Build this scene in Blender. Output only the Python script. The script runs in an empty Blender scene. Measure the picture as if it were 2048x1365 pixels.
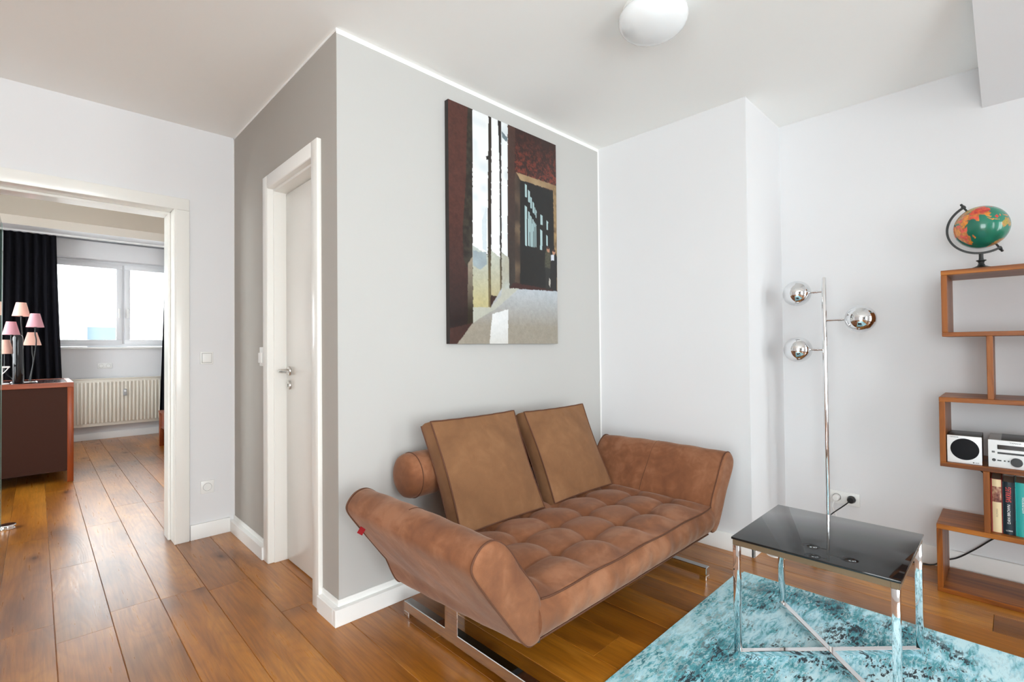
import bpy, bmesh, math, random
import numpy as np
from mathutils import Vector, Matrix
random.seed(7)
SC = bpy.context.scene
COL = SC.collection

# ------------------------------------------------------------------ camera
cam_d = bpy.data.cameras.new('camera'); cam = bpy.data.objects.new('camera', cam_d); COL.objects.link(cam)
SC.camera = cam
_y, _p, _r = math.radians(45.79), math.radians(0.78), math.radians(-0.542)
_f = Vector((math.cos(_y)*math.cos(_p), math.sin(_y)*math.cos(_p), math.sin(_p)))
_r0 = Vector((math.sin(_y), -math.cos(_y), 0)); _u0 = _r0.cross(_f)
_rt = _r0*math.cos(_r) + _u0*math.sin(_r); _up = -_r0*math.sin(_r) + _u0*math.cos(_r)
cam.matrix_world = Matrix(((_rt.x, _up.x, -_f.x, 0), (_rt.y, _up.y, -_f.y, 0), (_rt.z, _up.z, -_f.z, 1.15), (0, 0, 0, 1)))
cam_d.sensor_width = 36; cam_d.lens = 36*978.7/2048
cam_d.clip_start = 0.02; cam_d.clip_end = 200

# ------------------------------------------------------------------ world, exposure, window light
W = bpy.data.worlds.new('overcast_sky'); SC.world = W; W.use_nodes = True
bg = W.node_tree.nodes['Background']; bg.inputs[0].default_value = (0.93, 0.965, 1.0, 1); bg.inputs[1].default_value = 8.0
SC.view_settings.view_transform = 'Standard'; SC.view_settings.look = 'None'
SC.view_settings.exposure = 0.66; SC.view_settings.gamma = 1; SC.view_settings.use_curve_mapping = False
SC.cycles.use_denoising = True; SC.cycles.use_adaptive_sampling = True; SC.cycles.adaptive_threshold = 0.02
SC.cycles.max_bounces = 10; SC.cycles.diffuse_bounces = 7; SC.cycles.glossy_bounces = 5; SC.cycles.transparent_max_bounces = 12
SC.cycles.sample_clamp_indirect = 12

def portal(name, loc, rot, sx, sy):                       # guides sky light through a window opening, adds no light
    l = bpy.data.lights.new(name, 'AREA'); l.shape = 'RECTANGLE'; l.size = sx; l.size_y = sy; l.cycles.is_portal = True
    o = bpy.data.objects.new(name, l); COL.objects.link(o); o.location = loc; o.rotation_euler = rot
R90 = math.pi/2
portal('window_portal', (-.5, -2.65, 1.325), (R90, 0, 0), 3.2, 2.05)
portal('window_portal', (2.7, -2.65, 1.25), (R90, 0, 0), .9, 2.1)
portal('window_portal', (-2.45, -.8, 1.2), (0, -R90, 0), 2.2, 2.0)
portal('window_portal', (-1.72, 5.75, 1.3), (0, -R90, 0), 2.4, 3.3)
portal('window_portal', (0.85, 8.55, 1.78), (-R90, 0, 0), 1.7, 1.2)
portal('window_portal', (-0.95, 8.55, 1.78), (-R90, 0, 0), 1.2, 1.2)

# ------------------------------------------------------------------ helpers
def mesh_obj(name, bm, mat, parent=None, loc=(0, 0, 0), smooth=True, ang=35):
    me = bpy.data.meshes.new(name)
    bmesh.ops.recalc_face_normals(bm, faces=bm.faces[:])
    bm.to_mesh(me); bm.free()
    root = parent
    while root is not None and root.parent is not None: root = root.parent
    off = Vector(root['_o']) if root is not None else Vector(loc)
    me.transform(Matrix.Translation(-off))
    if smooth:
        me.shade_smooth(); me.set_sharp_from_angle(angle=math.radians(ang))
    for m in (mat if isinstance(mat, (list, tuple)) else [mat]): me.materials.append(m)
    o = bpy.data.objects.new(name, me); COL.objects.link(o)
    if parent is not None: o.parent = parent
    else: o.location = off; o['_o'] = tuple(off)
    return o
def thing(name, label, cat, loc, group=None):
    o = bpy.data.objects.new(name, None); COL.objects.link(o); o.location = loc; o.empty_display_size = .05
    o['_o'] = tuple(loc); return tag(o, label, cat, group)
def tag(o, label, cat, group=None, kind=None):
    o['label'] = label; o['category'] = cat
    if group: o['group'] = group
    if kind: o['kind'] = kind
    return o
def struct(name, bm, mat, ang=35):
    o = mesh_obj(name, bm, mat, ang=ang); o['kind'] = 'structure'; return o

def box(bm, x0, x1, y0, y1, z0, z1, bev=0, seg=2, mat=0):
    v = [bm.verts.new((x, y, z)) for z in (z0, z1) for y in (y0, y1) for x in (x0, x1)]
    fs = [bm.faces.new([v[i] for i in q]) for q in ((0, 2, 3, 1), (4, 5, 7, 6), (0, 1, 5, 4), (2, 6, 7, 3), (0, 4, 6, 2), (1, 3, 7, 5))]
    for f in fs: f.material_index = mat
    if bev:
        es = list({e for f in fs for e in f.edges})
        bmesh.ops.bevel(bm, geom=es, offset=bev, segments=seg, affect='EDGES', profile=.5)
    return v
def BX(*a, **k):
    bm = bmesh.new(); box(bm, *a, **k); return bm
def tube(bm, pts, r, seg=8, closed=False, cap=True, mat=0):
    pts = [Vector(p) for p in pts]; n = len(pts); rings = []; prev = None
    for i, p in enumerate(pts):
        if closed: t = pts[(i+1) % n] - pts[i-1]
        else: t = pts[min(i+1, n-1)] - pts[max(i-1, 0)]
        t.normalize()
        if prev is None:
            a = Vector((0, 0, 1)) if abs(t.z) < .9 else Vector((1, 0, 0)); u = t.cross(a).normalized()
        else: u = (prev - t*prev.dot(t)).normalized()
        prev = u; w = t.cross(u); rr = r[i] if isinstance(r, (list, tuple)) else r
        rings.append([bm.verts.new(p + u*rr*math.cos(2*math.pi*k/seg) + w*rr*math.sin(2*math.pi*k/seg)) for k in range(seg)])
    m = n if closed else n-1
    for i in range(m):
        a, b = rings[i], rings[(i+1) % n]
        for k in range(seg):
            f = bm.faces.new((a[k], a[(k+1) % seg], b[(k+1) % seg], b[k])); f.material_index = mat
    if cap and not closed:
        bm.faces.new(rings[0][::-1]).material_index = mat; bm.faces.new(rings[-1]).material_index = mat
def lathe(bm, prof, c, axis=(0, 0, 1), seg=40, mat=0, capends=True):
    """prof: (radius, height) pairs along axis"""
    ax = Vector(axis).normalized(); a = Vector((1, 0, 0)) if abs(ax.x) < .9 else Vector((0, 1, 0))
    u = ax.cross(a).normalized(); w = ax.cross(u); c = Vector(c); rings = []
    for r, h in prof:
        if r < 1e-6: rings.append([bm.verts.new(c + ax*h)])
        else: rings.append([bm.verts.new(c + ax*h + u*r*math.cos(2*math.pi*k/seg) + w*r*math.sin(2*math.pi*k/seg)) for k in range(seg)])
    for a, b in zip(rings, rings[1:]):
        for k in range(seg):
            q = [a[k % len(a)], a[(k+1) % len(a)], b[(k+1) % len(b)], b[k % len(b)]]
            q = [x for i, x in enumerate(q) if x not in q[:i]]
            if len(q) > 2: bm.faces.new(q).material_index = mat
    if capends:
        for rg in (rings[0], rings[-1]):
            if len(rg) > 2: bm.faces.new(rg).material_index = mat
def smooth_path(pts, n=8, closed=False):
    pts = [Vector(p) for p in pts]; out = []; N = len(pts)
    for i in range(N if closed else N-1):
        if closed: p0, p1, p2, p3 = pts[i-1], pts[i], pts[(i+1) % N], pts[(i+2) % N]
        else: p0, p1, p2, p3 = pts[max(i-1, 0)], pts[i], pts[i+1], pts[min(i+2, N-1)]
        for k in range(n):
            t = k/n
            out.append(.5*((2*p1) + (p2-p0)*t + (2*p0-5*p1+4*p2-p3)*t*t + (3*p1-p0-3*p2+p3)*t**3))
    if not closed: out.append(pts[-1])
    return out
def text_mesh(name, s, size, mat, parent, origin, xdir, ydir, depth=.0004, sx=1.0, align='CENTER'):
    c = bpy.data.curves.new(name, 'FONT'); c.body = s; c.size = size; c.extrude = depth; c.align_x = align; c.align_y = 'CENTER'
    o = bpy.data.objects.new(name, c); COL.objects.link(o)
    me = bpy.data.meshes.new_from_object(o.evaluated_get(bpy.context.evaluated_depsgraph_get()))
    bpy.data.objects.remove(o)
    X, Y = Vector(xdir).normalized(), Vector(ydir).normalized(); Zv = X.cross(Y); og = Vector(origin)
    M = Matrix(((X.x*sx, Y.x, Zv.x, og.x), (X.y*sx, Y.y, Zv.y, og.y), (X.z*sx, Y.z, Zv.z, og.z), (0, 0, 0, 1)))
    me.transform(M); me.materials.clear(); me.materials.append(mat)
    root = parent
    while root.parent is not None: root = root.parent
    me.transform(Matrix.Translation(-Vector(root['_o'])))
    t = bpy.data.objects.new(name, me); COL.objects.link(t); t.parent = parent
    return t

# ------------------------------------------------------------------ materials
def mat(name, col, rough=.5, metal=0, **k):
    m = bpy.data.materials.new(name); m.use_nodes = True; b = m.node_tree.nodes['Principled BSDF']
    b.inputs['Base Color'].default_value = (*col, 1); b.inputs['Roughness'].default_value = rough; b.inputs['Metallic'].default_value = metal
    for kk, v in k.items(): b.inputs[kk.replace('_', ' ')].default_value = v
    return m
def N(m, t, **k):
    n = m.node_tree.nodes.new(t)
    for a, v in k.items(): setattr(n, a, v)
    return n
def L(m, a, b): m.node_tree.links.new(a, b)
def ramp(m, fac, stops, interp='LINEAR'):
    r = N(m, 'ShaderNodeValToRGB'); e = r.color_ramp.elements; r.color_ramp.interpolation = interp
    while len(e) < len(stops): e.new(.5)
    for x, (p, c) in zip(e, stops): x.position = p; x.color = (*c, 1) if len(c) == 3 else c
    L(m, fac, r.inputs[0]); return r
def noise(m, scale, detail=4, rough=.5, vec=None, dist=0):
    n = N(m, 'ShaderNodeTexNoise'); n.inputs['Scale'].default_value = scale; n.inputs['Detail'].default_value = detail
    n.inputs['Roughness'].default_value = rough; n.inputs['Distortion'].default_value = dist
    if vec is not None: L(m, vec, n.inputs['Vector'])
    return n
def coords(m, scale=(1, 1, 1), rot=(0, 0, 0), kind='Object'):
    t = N(m, 'ShaderNodeTexCoord'); mp = N(m, 'ShaderNodeMapping'); mp.inputs['Scale'].default_value = scale; mp.inputs['Rotation'].default_value = rot
    L(m, t.outputs[kind], mp.inputs['Vector']); return mp.outputs[0]
def bump(m, h, strength=.2, dist=.01):
    b = N(m, 'ShaderNodeBump'); b.inputs['Strength'].default_value = strength; b.inputs['Distance'].default_value = dist
    L(m, h, b.inputs['Height']); L(m, b.outputs[0], m.node_tree.nodes['Principled BSDF'].inputs['Normal']); return b
def P(m): return m.node_tree.nodes['Principled BSDF']
def mix(m, fac, a, b, blend='MIX'):
    x = N(m, 'ShaderNodeMix', data_type='RGBA', blend_type=blend)
    for s, v in ((x.inputs[0], fac), (x.inputs[6], a), (x.inputs[7], b)):
        if hasattr(v, 'links'): L(m, v, s)
        elif isinstance(v, (int, float)): s.default_value = v
        else: s.default_value = (*v, 1)
    return x.outputs[2]
def math_n(m, op, a, b=None, c=None):
    x = N(m, 'ShaderNodeMath', operation=op)
    for i, v in enumerate((a, b, c)):
        if v is None: continue
        if hasattr(v, 'links'): L(m, v, x.inputs[i])
        else: x.inputs[i].default_value = v
    return x.outputs[0]

def paint(name, col, rough=.75, bs=.06):
    m = mat(name, col, rough); v = coords(m); n = noise(m, 260, 3, .6, v); bump(m, n.outputs[0], bs, .002)
    n2 = noise(m, 1.3, 2, .5, v); r = ramp(m, n2.outputs[0], [(0.3, tuple(c*.985 for c in col)), (.7, col)]); L(m, r.outputs[0], P(m).inputs[0]); return m
M_white = paint('white_wall_paint', (.755, .755, .765))
M_ceil = paint('white_ceiling_paint', (.91, .91, .89))
M_gray = paint('warm_gray_wall_paint', (.49, .483, .465)); M_gray2 = paint('shaded_gray_wall_paint', (.40, .375, .34))  # second one: the gray darkened and warmed for the wall that gets less light
M_lacq = mat('white_lacquer', (.84, .83, .79), .28, Coat_Weight=.2)
M_base = mat('white_baseboard_lacquer', (.86, .86, .84), .35)
M_pvc = mat('white_window_pvc', (.80, .81, .83), .35)
M_beige = paint('beige_beam_paint', (.44, .385, .31))
M_plast = mat('white_plastic', (.82, .82, .80), .3)
M_dkplast = mat('dark_plastic', (.012, .012, .013), .35)
M_grey = mat('grey_ink', (.12, .12, .12), .5)
M_chrome = mat('chrome', (.86, .87, .88), .04, 1)
M_steel = mat('brushed_steel', (.62, .60, .57), .3, 1)
M_mirror = mat('mirror_chrome', (.80, .81, .82), .02, 1)
M_blackglass = mat('black_glass', (.008, .009, .010), .03, 0, IOR=1.55)
M_black = mat('black_metal', (.01, .011, .011), .4)
M_bronze = mat('bronzed_steel', (.22, .145, .085), .38, .5)

M_glass = bpy.data.materials.new('window_glass'); M_glass.use_nodes = True
_nt = M_glass.node_tree; _nt.nodes.clear()
_o = _nt.nodes.new('ShaderNodeOutputMaterial'); _mx = _nt.nodes.new('ShaderNodeMixShader'); _t = _nt.nodes.new('ShaderNodeBsdfTransparent'); _g = _nt.nodes.new('ShaderNodeBsdfGlossy')
_fr = _nt.nodes.new('ShaderNodeFresnel'); _fr.inputs[0].default_value = 1.45; _g.inputs['Roughness'].default_value = .01; _t.inputs[0].default_value = (.97, .985, .98, 1)
_nt.links.new(_fr.outputs[0], _mx.inputs[0]); _nt.links.new(_t.outputs[0], _mx.inputs[1]); _nt.links.new(_g.outputs[0], _mx.inputs[2]); _nt.links.new(_mx.outputs[0], _o.inputs[0])
M_gedge = mat('green_glass_edge', (.32, .52, .43), .15, 0, Transmission_Weight=.3)

# floor planks: per-plank random value in attribute 'plank'
M_floor = mat('oiled_oak_planks', (.4, .2, .07), .3, Coat_Weight=.6, Coat_Roughness=.36, Coat_IOR=1.6)
def _floor():
    m = M_floor; at = N(m, 'ShaderNodeAttribute', attribute_name='plank')
    tc = N(m, 'ShaderNodeTexCoord'); off = N(m, 'ShaderNodeCombineXYZ')
    L(m, math_n(m, 'MULTIPLY', at.outputs['Fac'], 37.0), off.inputs[1]); L(m, math_n(m, 'MULTIPLY', at.outputs['Fac'], 91.0), off.inputs[2])
    ad = N(m, 'ShaderNodeVectorMath', operation='ADD'); L(m, tc.outputs['Object'], ad.inputs[0]); L(m, off.outputs[0], ad.inputs[1])
    def mp(s):
        x = N(m, 'ShaderNodeMapping'); x.inputs['Scale'].default_value = s; L(m, ad.outputs[0], x.inputs[0]); return x.outputs[0]
    big = noise(m, 1.0, 3, .55, mp((5, 1.1, 1)), .6)
    grain = noise(m, 1.0, 6, .65, mp((70, 3.2, 1)), .4)
    fine = noise(m, 1.0, 4, .7, mp((330, 14, 1)))
    # cathedral figure: contour lines of a slow noise
    fg = noise(m, 1.0, 1.5, .45, mp((4.2, .75, 1)), .3)
    wave = math_n(m, 'MULTIPLY_ADD', math_n(m, 'SINE', math_n(m, 'MULTIPLY', fg.outputs[0], 150.0)), .5, .5)
    c = ramp(m, big.outputs[0], [(.25, (.24, .076, .005)), (.5, (.41, .146, .009)), (.75, (.57, .24, .030))])
    tone = ramp(m, at.outputs['Fac'], [(0, (.80, .76, .70)), (.5, (1, 1, 1)), (1, (1.14, 1.16, 1.22))])
    c = mix(m, 1, c.outputs[0], tone.outputs[0], 'MULTIPLY')
    g = ramp(m, grain.outputs[0], [(.3, (.62, .57, .50)), (.62, (1.08, 1.08, 1.08))])
    c = mix(m, .8, c, g.outputs[0], 'MULTIPLY')
    w = ramp(m, wave, [(0, (.84, .80, .74)), (.5, (1, 1, 1))])
    c = mix(m, .55, c, w.outputs[0], 'MULTIPLY')
    vo = N(m, 'ShaderNodeTexVoronoi'); vo.inputs['Scale'].default_value = 1; wob = noise(m, 1, 2, .5, mp((9, 6, 1)))
    wv = N(m, 'ShaderNodeVectorMath', operation='MULTIPLY_ADD'); L(m, wob.outputs['Color'], wv.inputs[0]); wv.inputs[1].default_value = (.25, .25, .25); L(m, mp((5.6, 3.1, 1)), wv.inputs[2]); L(m, wv.outputs[0], vo.inputs['Vector'])
    sc = N(m, 'ShaderNodeSeparateColor'); L(m, vo.outputs['Color'], sc.inputs[0])
    kd = math_n(m, 'ADD', vo.outputs['Distance'], math_n(m, 'MULTIPLY', math_n(m, 'GREATER_THAN', sc.outputs[0], .34), 1.0))
    kn = ramp(m, kd, [(.05, (.20, .13, .09)), (.11, (.55, .48, .42)), (.30, (1, 1, 1))])
    c = mix(m, .9, c, kn.outputs[0], 'MULTIPLY')
    sm = ramp(m, noise(m, 1, 2, .5, mp((4.5, 1.6, 1))).outputs[0], [(.30, (.50, .46, .42)), (.50, (1, 1, 1))]); c = mix(m, .85, c, sm.outputs[0], 'MULTIPLY')
    L(m, math_n(m, 'MULTIPLY', kn.outputs[0], .25), P(m).inputs['Specular IOR Level'])
    L(m, c, P(m).inputs[0])
    rr = ramp(m, grain.outputs[0], [(.2, (.34, .34, .34)), (.8, (.25, .25, .25))]); L(m, rr.outputs[0], P(m).inputs['Roughness'])
    h = math_n(m, 'ADD', math_n(m, 'MULTIPLY', wave, .5), math_n(m, 'MULTIPLY', big.outputs[0], 1.5))
    bump(m, h, .07, .004)
_floor()

def wood(name, cols, axis='y', rough=.38, sc=1.0):
    m = mat(name, cols[1], rough); s = {'y': (22*sc, 1.6*sc, 22*sc), 'x': (1.6*sc, 22*sc, 22*sc), 'z': (22*sc, 22*sc, 1.6*sc)}[axis]
    v = coords(m, s); n = noise(m, 1, 5, .6, v, .8); r = ramp(m, n.outputs[0], [(.28, cols[0]), (.52, cols[1]), (.74, cols[2])]); L(m, r.outputs[0], P(m).inputs[0])
    P(m).inputs['Specular IOR Level'].default_value = .3; bump(m, n.outputs[0], .08, .003); return m
SHE = ((.080, .017, .002), (.28, .078, .007), (.46, .155, .018))
M_sheY = wood('sheesham_wood_lengthwise', SHE, 'y'); M_sheZ = wood('sheesham_wood_upright', SHE, 'z')
CH = ((.15, .026, .005), (.24, .045, .009), (.32, .075, .017))
M_cherX = wood('cherry_wood_lengthwise', CH, 'x', .3); M_cherZ = wood('cherry_wood_upright', CH, 'z', .3); M_cherY = wood('cherry_wood_side', CH, 'y', .3)
M_dkpanel = mat('dark_brown_panel', (.040, .014, .008), .6, 0, Specular_IOR_Level=.15)

def suede(name, dark, mid, light, sc=1.0):
    m = mat(name, mid, .85, Sheen_Weight=.22, Sheen_Roughness=.4)
    P(m).inputs['Sheen Tint'].default_value = (1, .80, .68, 1)
    v = coords(m); n = noise(m, 4.5*sc, 3, .55, v, .9); n2 = noise(m, 20*sc, 3, .55, v, .8); n3 = noise(m, 600, 2, .5, v)
    a = math_n(m, 'ADD', math_n(m, 'MULTIPLY', n.outputs[0], .7), math_n(m, 'MULTIPLY', n2.outputs[0], .3))
    r = ramp(m, a, [(.34, dark), (.5, mid), (.64, light)])
    r2 = ramp(m, n3.outputs[0], [(.3, (.9, .9, .9)), (.7, (1.06, 1.06, 1.06))]); L(m, mix(m, 1, r.outputs[0], r2.outputs[0], 'MULTIPLY'), P(m).inputs[0])
    bump(m, math_n(m, 'ADD', n2.outputs[0], math_n(m, 'MULTIPLY', n3.outputs[0], .15)), .12, .006); return m
M_suede = suede('brown_suede', (.150, .049, .017), (.212, .076, .028), (.29, .120, .056))
M_suedeC = suede('brown_suede_cushion', (.165, .072, .026), (.205, .092, .035), (.25, .12, .05), .7)
M_pipe = mat('brown_suede_piping', (.10, .034, .013), .8)
M_red = mat('red_woven_tag', (.6, .01, .02), .6)

# rug
M_rug = mat('distressed_teal_rug', (.1, .4, .45), .95, Sheen_Weight=.12)
def _rug():
    m = M_rug; v = coords(m, (1, 1, 1)); vs = coords(m, (9, 34, 1), (0, 0, .12)); vf = coords(m, (30, 95, 1), (0, 0, .1))
    big = noise(m, 2.7, 4, .6, v, .7); med = noise(m, 7.5, 4, .6, v, 1.3); st = noise(m, 1, 4, .7, vs, .7); fi = noise(m, 1, 4, .75, vf, .5)
    a = math_n(m, 'ADD', math_n(m, 'MULTIPLY', big.outputs[0], .55), math_n(m, 'MULTIPLY', st.outputs[0], .45))
    sx0 = N(m, 'ShaderNodeSeparateXYZ'); t0 = N(m, 'ShaderNodeTexCoord'); L(m, t0.outputs['Object'], sx0.inputs[0])
    de = math_n(m, 'MINIMUM', math_n(m, 'SUBTRACT', 1.18, math_n(m, 'ABSOLUTE', sx0.outputs[0])), math_n(m, 'SUBTRACT', .84, math_n(m, 'ABSOLUTE', sx0.outputs[1])))
    field = ramp(m, math_n(m, 'ADD', de, math_n(m, 'MULTIPLY', math_n(m, 'SUBTRACT', med.outputs[0], .5), .35)), [(.26, (0, 0, 0)), (.42, (1, 1, 1))])
    a = math_n(m, 'MULTIPLY_ADD', field.outputs[0], .07, math_n(m, 'SUBTRACT', a, .015))
    base = ramp(m, a, [(.40, (.022, .19, .235)), (.465, (.08, .39, .46)), (.51, (.36, .70, .80)), (.56, (.62, .90, .97))])
    # white flecks
    fl = ramp(m, fi.outputs[0], [(.50, (0, 0, 0)), (.57, (1, 1, 1))]); zone = ramp(m, big.outputs[0], [(.40, (1, 1, 1)), (.60, (0, 0, 0))])
    c = mix(m, math_n(m, 'MULTIPLY', math_n(m, 'MULTIPLY', fl.outputs[0], zone.outputs[0]), .75), base.outputs[0], (.68, .90, .94))
    # dark specks gathered in patches
    b = math_n(m, 'ADD', math_n(m, 'MULTIPLY', med.outputs[0], .45), math_n(m, 'MULTIPLY', fi.outputs[0], .55))
    dk = ramp(m, b, [(.540, (0, 0, 0)), (.556, (1, 1, 1))])
    zone2 = ramp(m, big.outputs[0], [(.50, (1, 1, 1)), (.60, (.12, .12, .12))])
    c = mix(m, math_n(m, 'MULTIPLY', dk.outputs[0], zone2.outputs[0]), c, (.006, .022, .036))
    # paler border band along the rug edge
    sx = N(m, 'ShaderNodeSeparateXYZ'); t = N(m, 'ShaderNodeTexCoord'); L(m, t.outputs['Object'], sx.inputs[0])
    dx = math_n(m, 'SUBTRACT', 1.18, math_n(m, 'ABSOLUTE', sx.outputs[0])); dy = math_n(m, 'SUBTRACT', .84, math_n(m, 'ABSOLUTE', sx.outputs[1]))
    d = math_n(m, 'ADD', math_n(m, 'MINIMUM', math_n(m, 'ADD', dx, .12), dy), math_n(m, 'MULTIPLY', math_n(m, 'SUBTRACT', big.outputs[0], .5), .12))
    bd = ramp(m, d, [(.10, (.62, .62, .62)), (.17, (0, 0, 0))])
    bdf = math_n(m, 'MULTIPLY', bd.outputs[0], ramp(m, fi.outputs[0], [(.44, (0, 0, 0)), (.52, (1, 1, 1))]).outputs[0])
    c = mix(m, bdf, c, (.50, .78, .82))
    L(m, c, P(m).inputs[0]); bump(m, fi.outputs[0], .35, .004)
_rug()

M_curtain = mat('black_curtain_cloth', (.004, .004, .010), .9)
M_bed = mat('white_bed_linen', (.85, .86, .88), .8)
M_pink = mat('pink_lamp_shade_cloth', (.62, .30, .34), .8, Transmission_Weight=0)
M_peach = mat('peach_lamp_shade_cloth', (.85, .50, .40), .8)
M_rad = mat('cream_radiator_enamel', (.74, .69, .60), .35)
M_facade = paint('white_render', (.85, .85, .84)); M_dkwin = mat('dark_window', (.05, .07, .09), .1)
M_dom = mat('opal_glass', (.80, .82, .83), .18, Coat_Weight=.6)

# ------------------------------------------------------------------ the setting
H, HB = 2.522, 2.60
XB, YA, XC, YC, XD, YE = .914, 1.997, 2.797, 1.015, 3.356, 3.504
# floor of oak planks running along y
bm = bmesh.new(); pl = bm.faces.layers.float.new('plank')
PITCH, X0 = .1787, .0585
fixed = {0: [2.65, 3.55], 1: [2.80], -1: [2.85, 4.2], 3: [2.71], 4: [2.26], 15: [.081]}
rnd = random.Random(3)
for i in range(-15, 20):
    xa = X0 + PITCH*i; xb = xa + PITCH
    if xa > 3.4: break
    if i in fixed: js = list(fixed[i])
    else: js = [rnd.uniform(.2, 2.1)]
    while js[0] > -3.3: js.insert(0, js[0] - rnd.uniform(1.4, 2.1))
    while js[-1] < 8.6: js.append(js[-1] + rnd.uniform(1.4, 2.1))
    for ya, yb in zip(js, js[1:]):
        ya, yb = max(ya, -3.3), min(yb, 8.5)
        if yb <= ya: continue
        r = rnd.random(); c = .0022
        top = [bm.verts.new(q) for q in ((xa+c, ya+c*.6, 0), (xb-c, ya+c*.6, 0), (xb-c, yb-c*.6, 0), (xa+c, yb-c*.6, 0))]
        lo = [bm.verts.new(q) for q in ((xa, ya, -.003), (xb, ya, -.003), (xb, yb, -.003), (xa, yb, -.003))]
        fs = [bm.faces.new(top)] + [bm.faces.new((lo[k], lo[(k+1) % 4], top[(k+1) % 4], top[k])) for k in range(4)]
        for f in fs: f[pl] = r
box(bm, -2.7, 3.6, -3.5, 8.8, -.12, -.003)
struct('floor', bm, M_floor, ang=20)

struct('ceiling', BX(-2.6, 3.5, -3.4, 3.62, H, H+.12), M_ceil)
bm = BX(-1.8, 3.2, 3.62, 8.6, HB, HB+.1); struct('ceiling_bedroom', bm, M_white)

struct('wall_feature', BX(XB+.0018, XC+.05, YA, YA+.1, 0, H), M_gray)               # gray wall behind the sofa
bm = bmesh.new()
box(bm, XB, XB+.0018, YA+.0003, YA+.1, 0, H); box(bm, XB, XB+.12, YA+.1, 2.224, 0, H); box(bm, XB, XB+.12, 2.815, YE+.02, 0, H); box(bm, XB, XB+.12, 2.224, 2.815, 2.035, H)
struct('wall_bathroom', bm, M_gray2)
struct('wall_right_corner', BX(XC, XD+.15, YC, YA+.1, 0, H), M_white)
struct('wall_right', BX(XD, XD+.15, -3.4, YC, 0, H), M_white)
bm = bmesh.new()
box(bm, .604, 3.2, YE, 3.70, 0, HB); box(bm, -2.6, -.215, YE, 3.70, 0, HB); box(bm, -.215, .604, YE, 3.70, 2.02, HB)
struct('wall_bedroom_doorway', bm, M_white)
def wall_with_holes(axis, plane, th, a0, a1, z0, z1, holes):
    bm = bmesh.new(); cur = a0
    def bb(p, q, u, v):
        if q - p < 1e-4 or v - u < 1e-4: return
        if axis == 'y': box(bm, p, q, min(plane, plane+th), max(plane, plane+th), u, v)
        else: box(bm, min(plane, plane+th), max(plane, plane+th), p, q, u, v)
    for (p, q, u, v) in holes:
        bb(cur, p, z0, z1); bb(p, q, z0, u); bb(p, q, v, z1); cur = q
    bb(cur, a1, z0, z1); return bm
struct('wall_back', wall_with_holes('y', -2.6, -.2, -2.6, 3.5, 0, H, [(-2.1, 1.1, .3, 2.35), (2.25, 3.15, .2, 2.3)]), M_white)
struct('wall_left', wall_with_holes('x', -2.4, -.2, -3.4, 3.7, 0, H, [(-1.8, .2, .1, 2.3)]), M_white)
struct('wall_bedroom_window', wall_with_holes('y', 8.4, .25, -1.8, 3.2, 0, HB, [(-1.5, -.36, 1.21, 2.35), (.02, 1.675, 1.21, 2.35)]), M_white)
struct('wall_bedroom_left', wall_with_holes('x', -1.6, -.15, 3.7, 8.6, 0, HB, [(4.1, 7.4, .1, 2.5)]), M_white)
struct('wall_bedroom_right', BX(3.0, 3.15, 3.7, 8.6, 0, HB), M_white)
struct('trim_beam_bedroom', BX(-1.6, 3.0, 6.07, 6.5, 2.35, HB), M_beige)
bm = bmesh.new()                                                              # sloped boxing between the right wall and the ceiling
v = [bm.verts.new((x, y, z)) for y in (.095, -2.6) for x, z in ((2.42, H), (XD, H), (XD, 2.315))]
for q in ((0, 1, 2), (3, 4, 5), (0, 1, 4, 3), (1, 2, 5, 4), (2, 0, 3, 5)): bm.faces.new([v[i] for i in q])
struct('trim_sloped_boxing', bm, M_white)
# white painted border lines round the gray walls
bm = bmesh.new(); box(bm, XB-.001, XC, YA-.0015, YA, H-.022, H); box(bm, XC-.014, XC, YA-.0015, YA, 0, H-.022)
box(bm, XB-.0015, XB, YA-.001, YE, H-.012, H); box(bm, XB-.0015, XB, YE-.010, YE, 0, H); struct('trim_border_line', bm, M_base)

# baseboards
def base_two(bm, x0, x1, y0, y1):
    pass
bm = bmesh.new()
box(bm, XB-.028, XC, YA-.028, YA, 0, .07, .0015, 1); box(bm, XB-.005, XC, YA-.005, YA, .07, .098, .0015, 1)
struct('baseboard_feature', bm, M_base)
bm = bmesh.new()
box(bm, XB-.028, XB, YA, 2.155, 0, .07, .0015, 1); box(bm, XB-.005, XB, YA, 2.155, .07, .098, .0015, 1)
box(bm, XB-.028, XB, 2.885, YE, 0, .07, .0015, 1); box(bm, XB-.005, XB, 2.885, YE, .07, .098, .0015, 1)
struct('baseboard_bathroom', bm, M_base)
bm = bmesh.new(); box(bm, XC-.016, XC, YC-.016, YA-.028, 0, .098, .003, 2); box(bm, XC-.016, XD, YC-.016, YC, 0, .098, .003, 2)
struct('baseboard_corner', bm, M_base)
struct('baseboard_right', BX(XD-.016, XD, -2.6, YC-.016, 0, .098, bev=.003), M_base)
bm = bmesh.new(); box(bm, .672, XB-.028, YE-.016, YE, 0, .09, .002, 2); box(bm, -2.4, -.285, YE-.016, YE, 0, .09, .002, 2); struct('baseboard_doorway', bm, M_base)
struct('baseboard_bedroom', BX(-1.6, 3.0, 8.384, 8.4, 0, .09, bev=.003), M_base)

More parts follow.
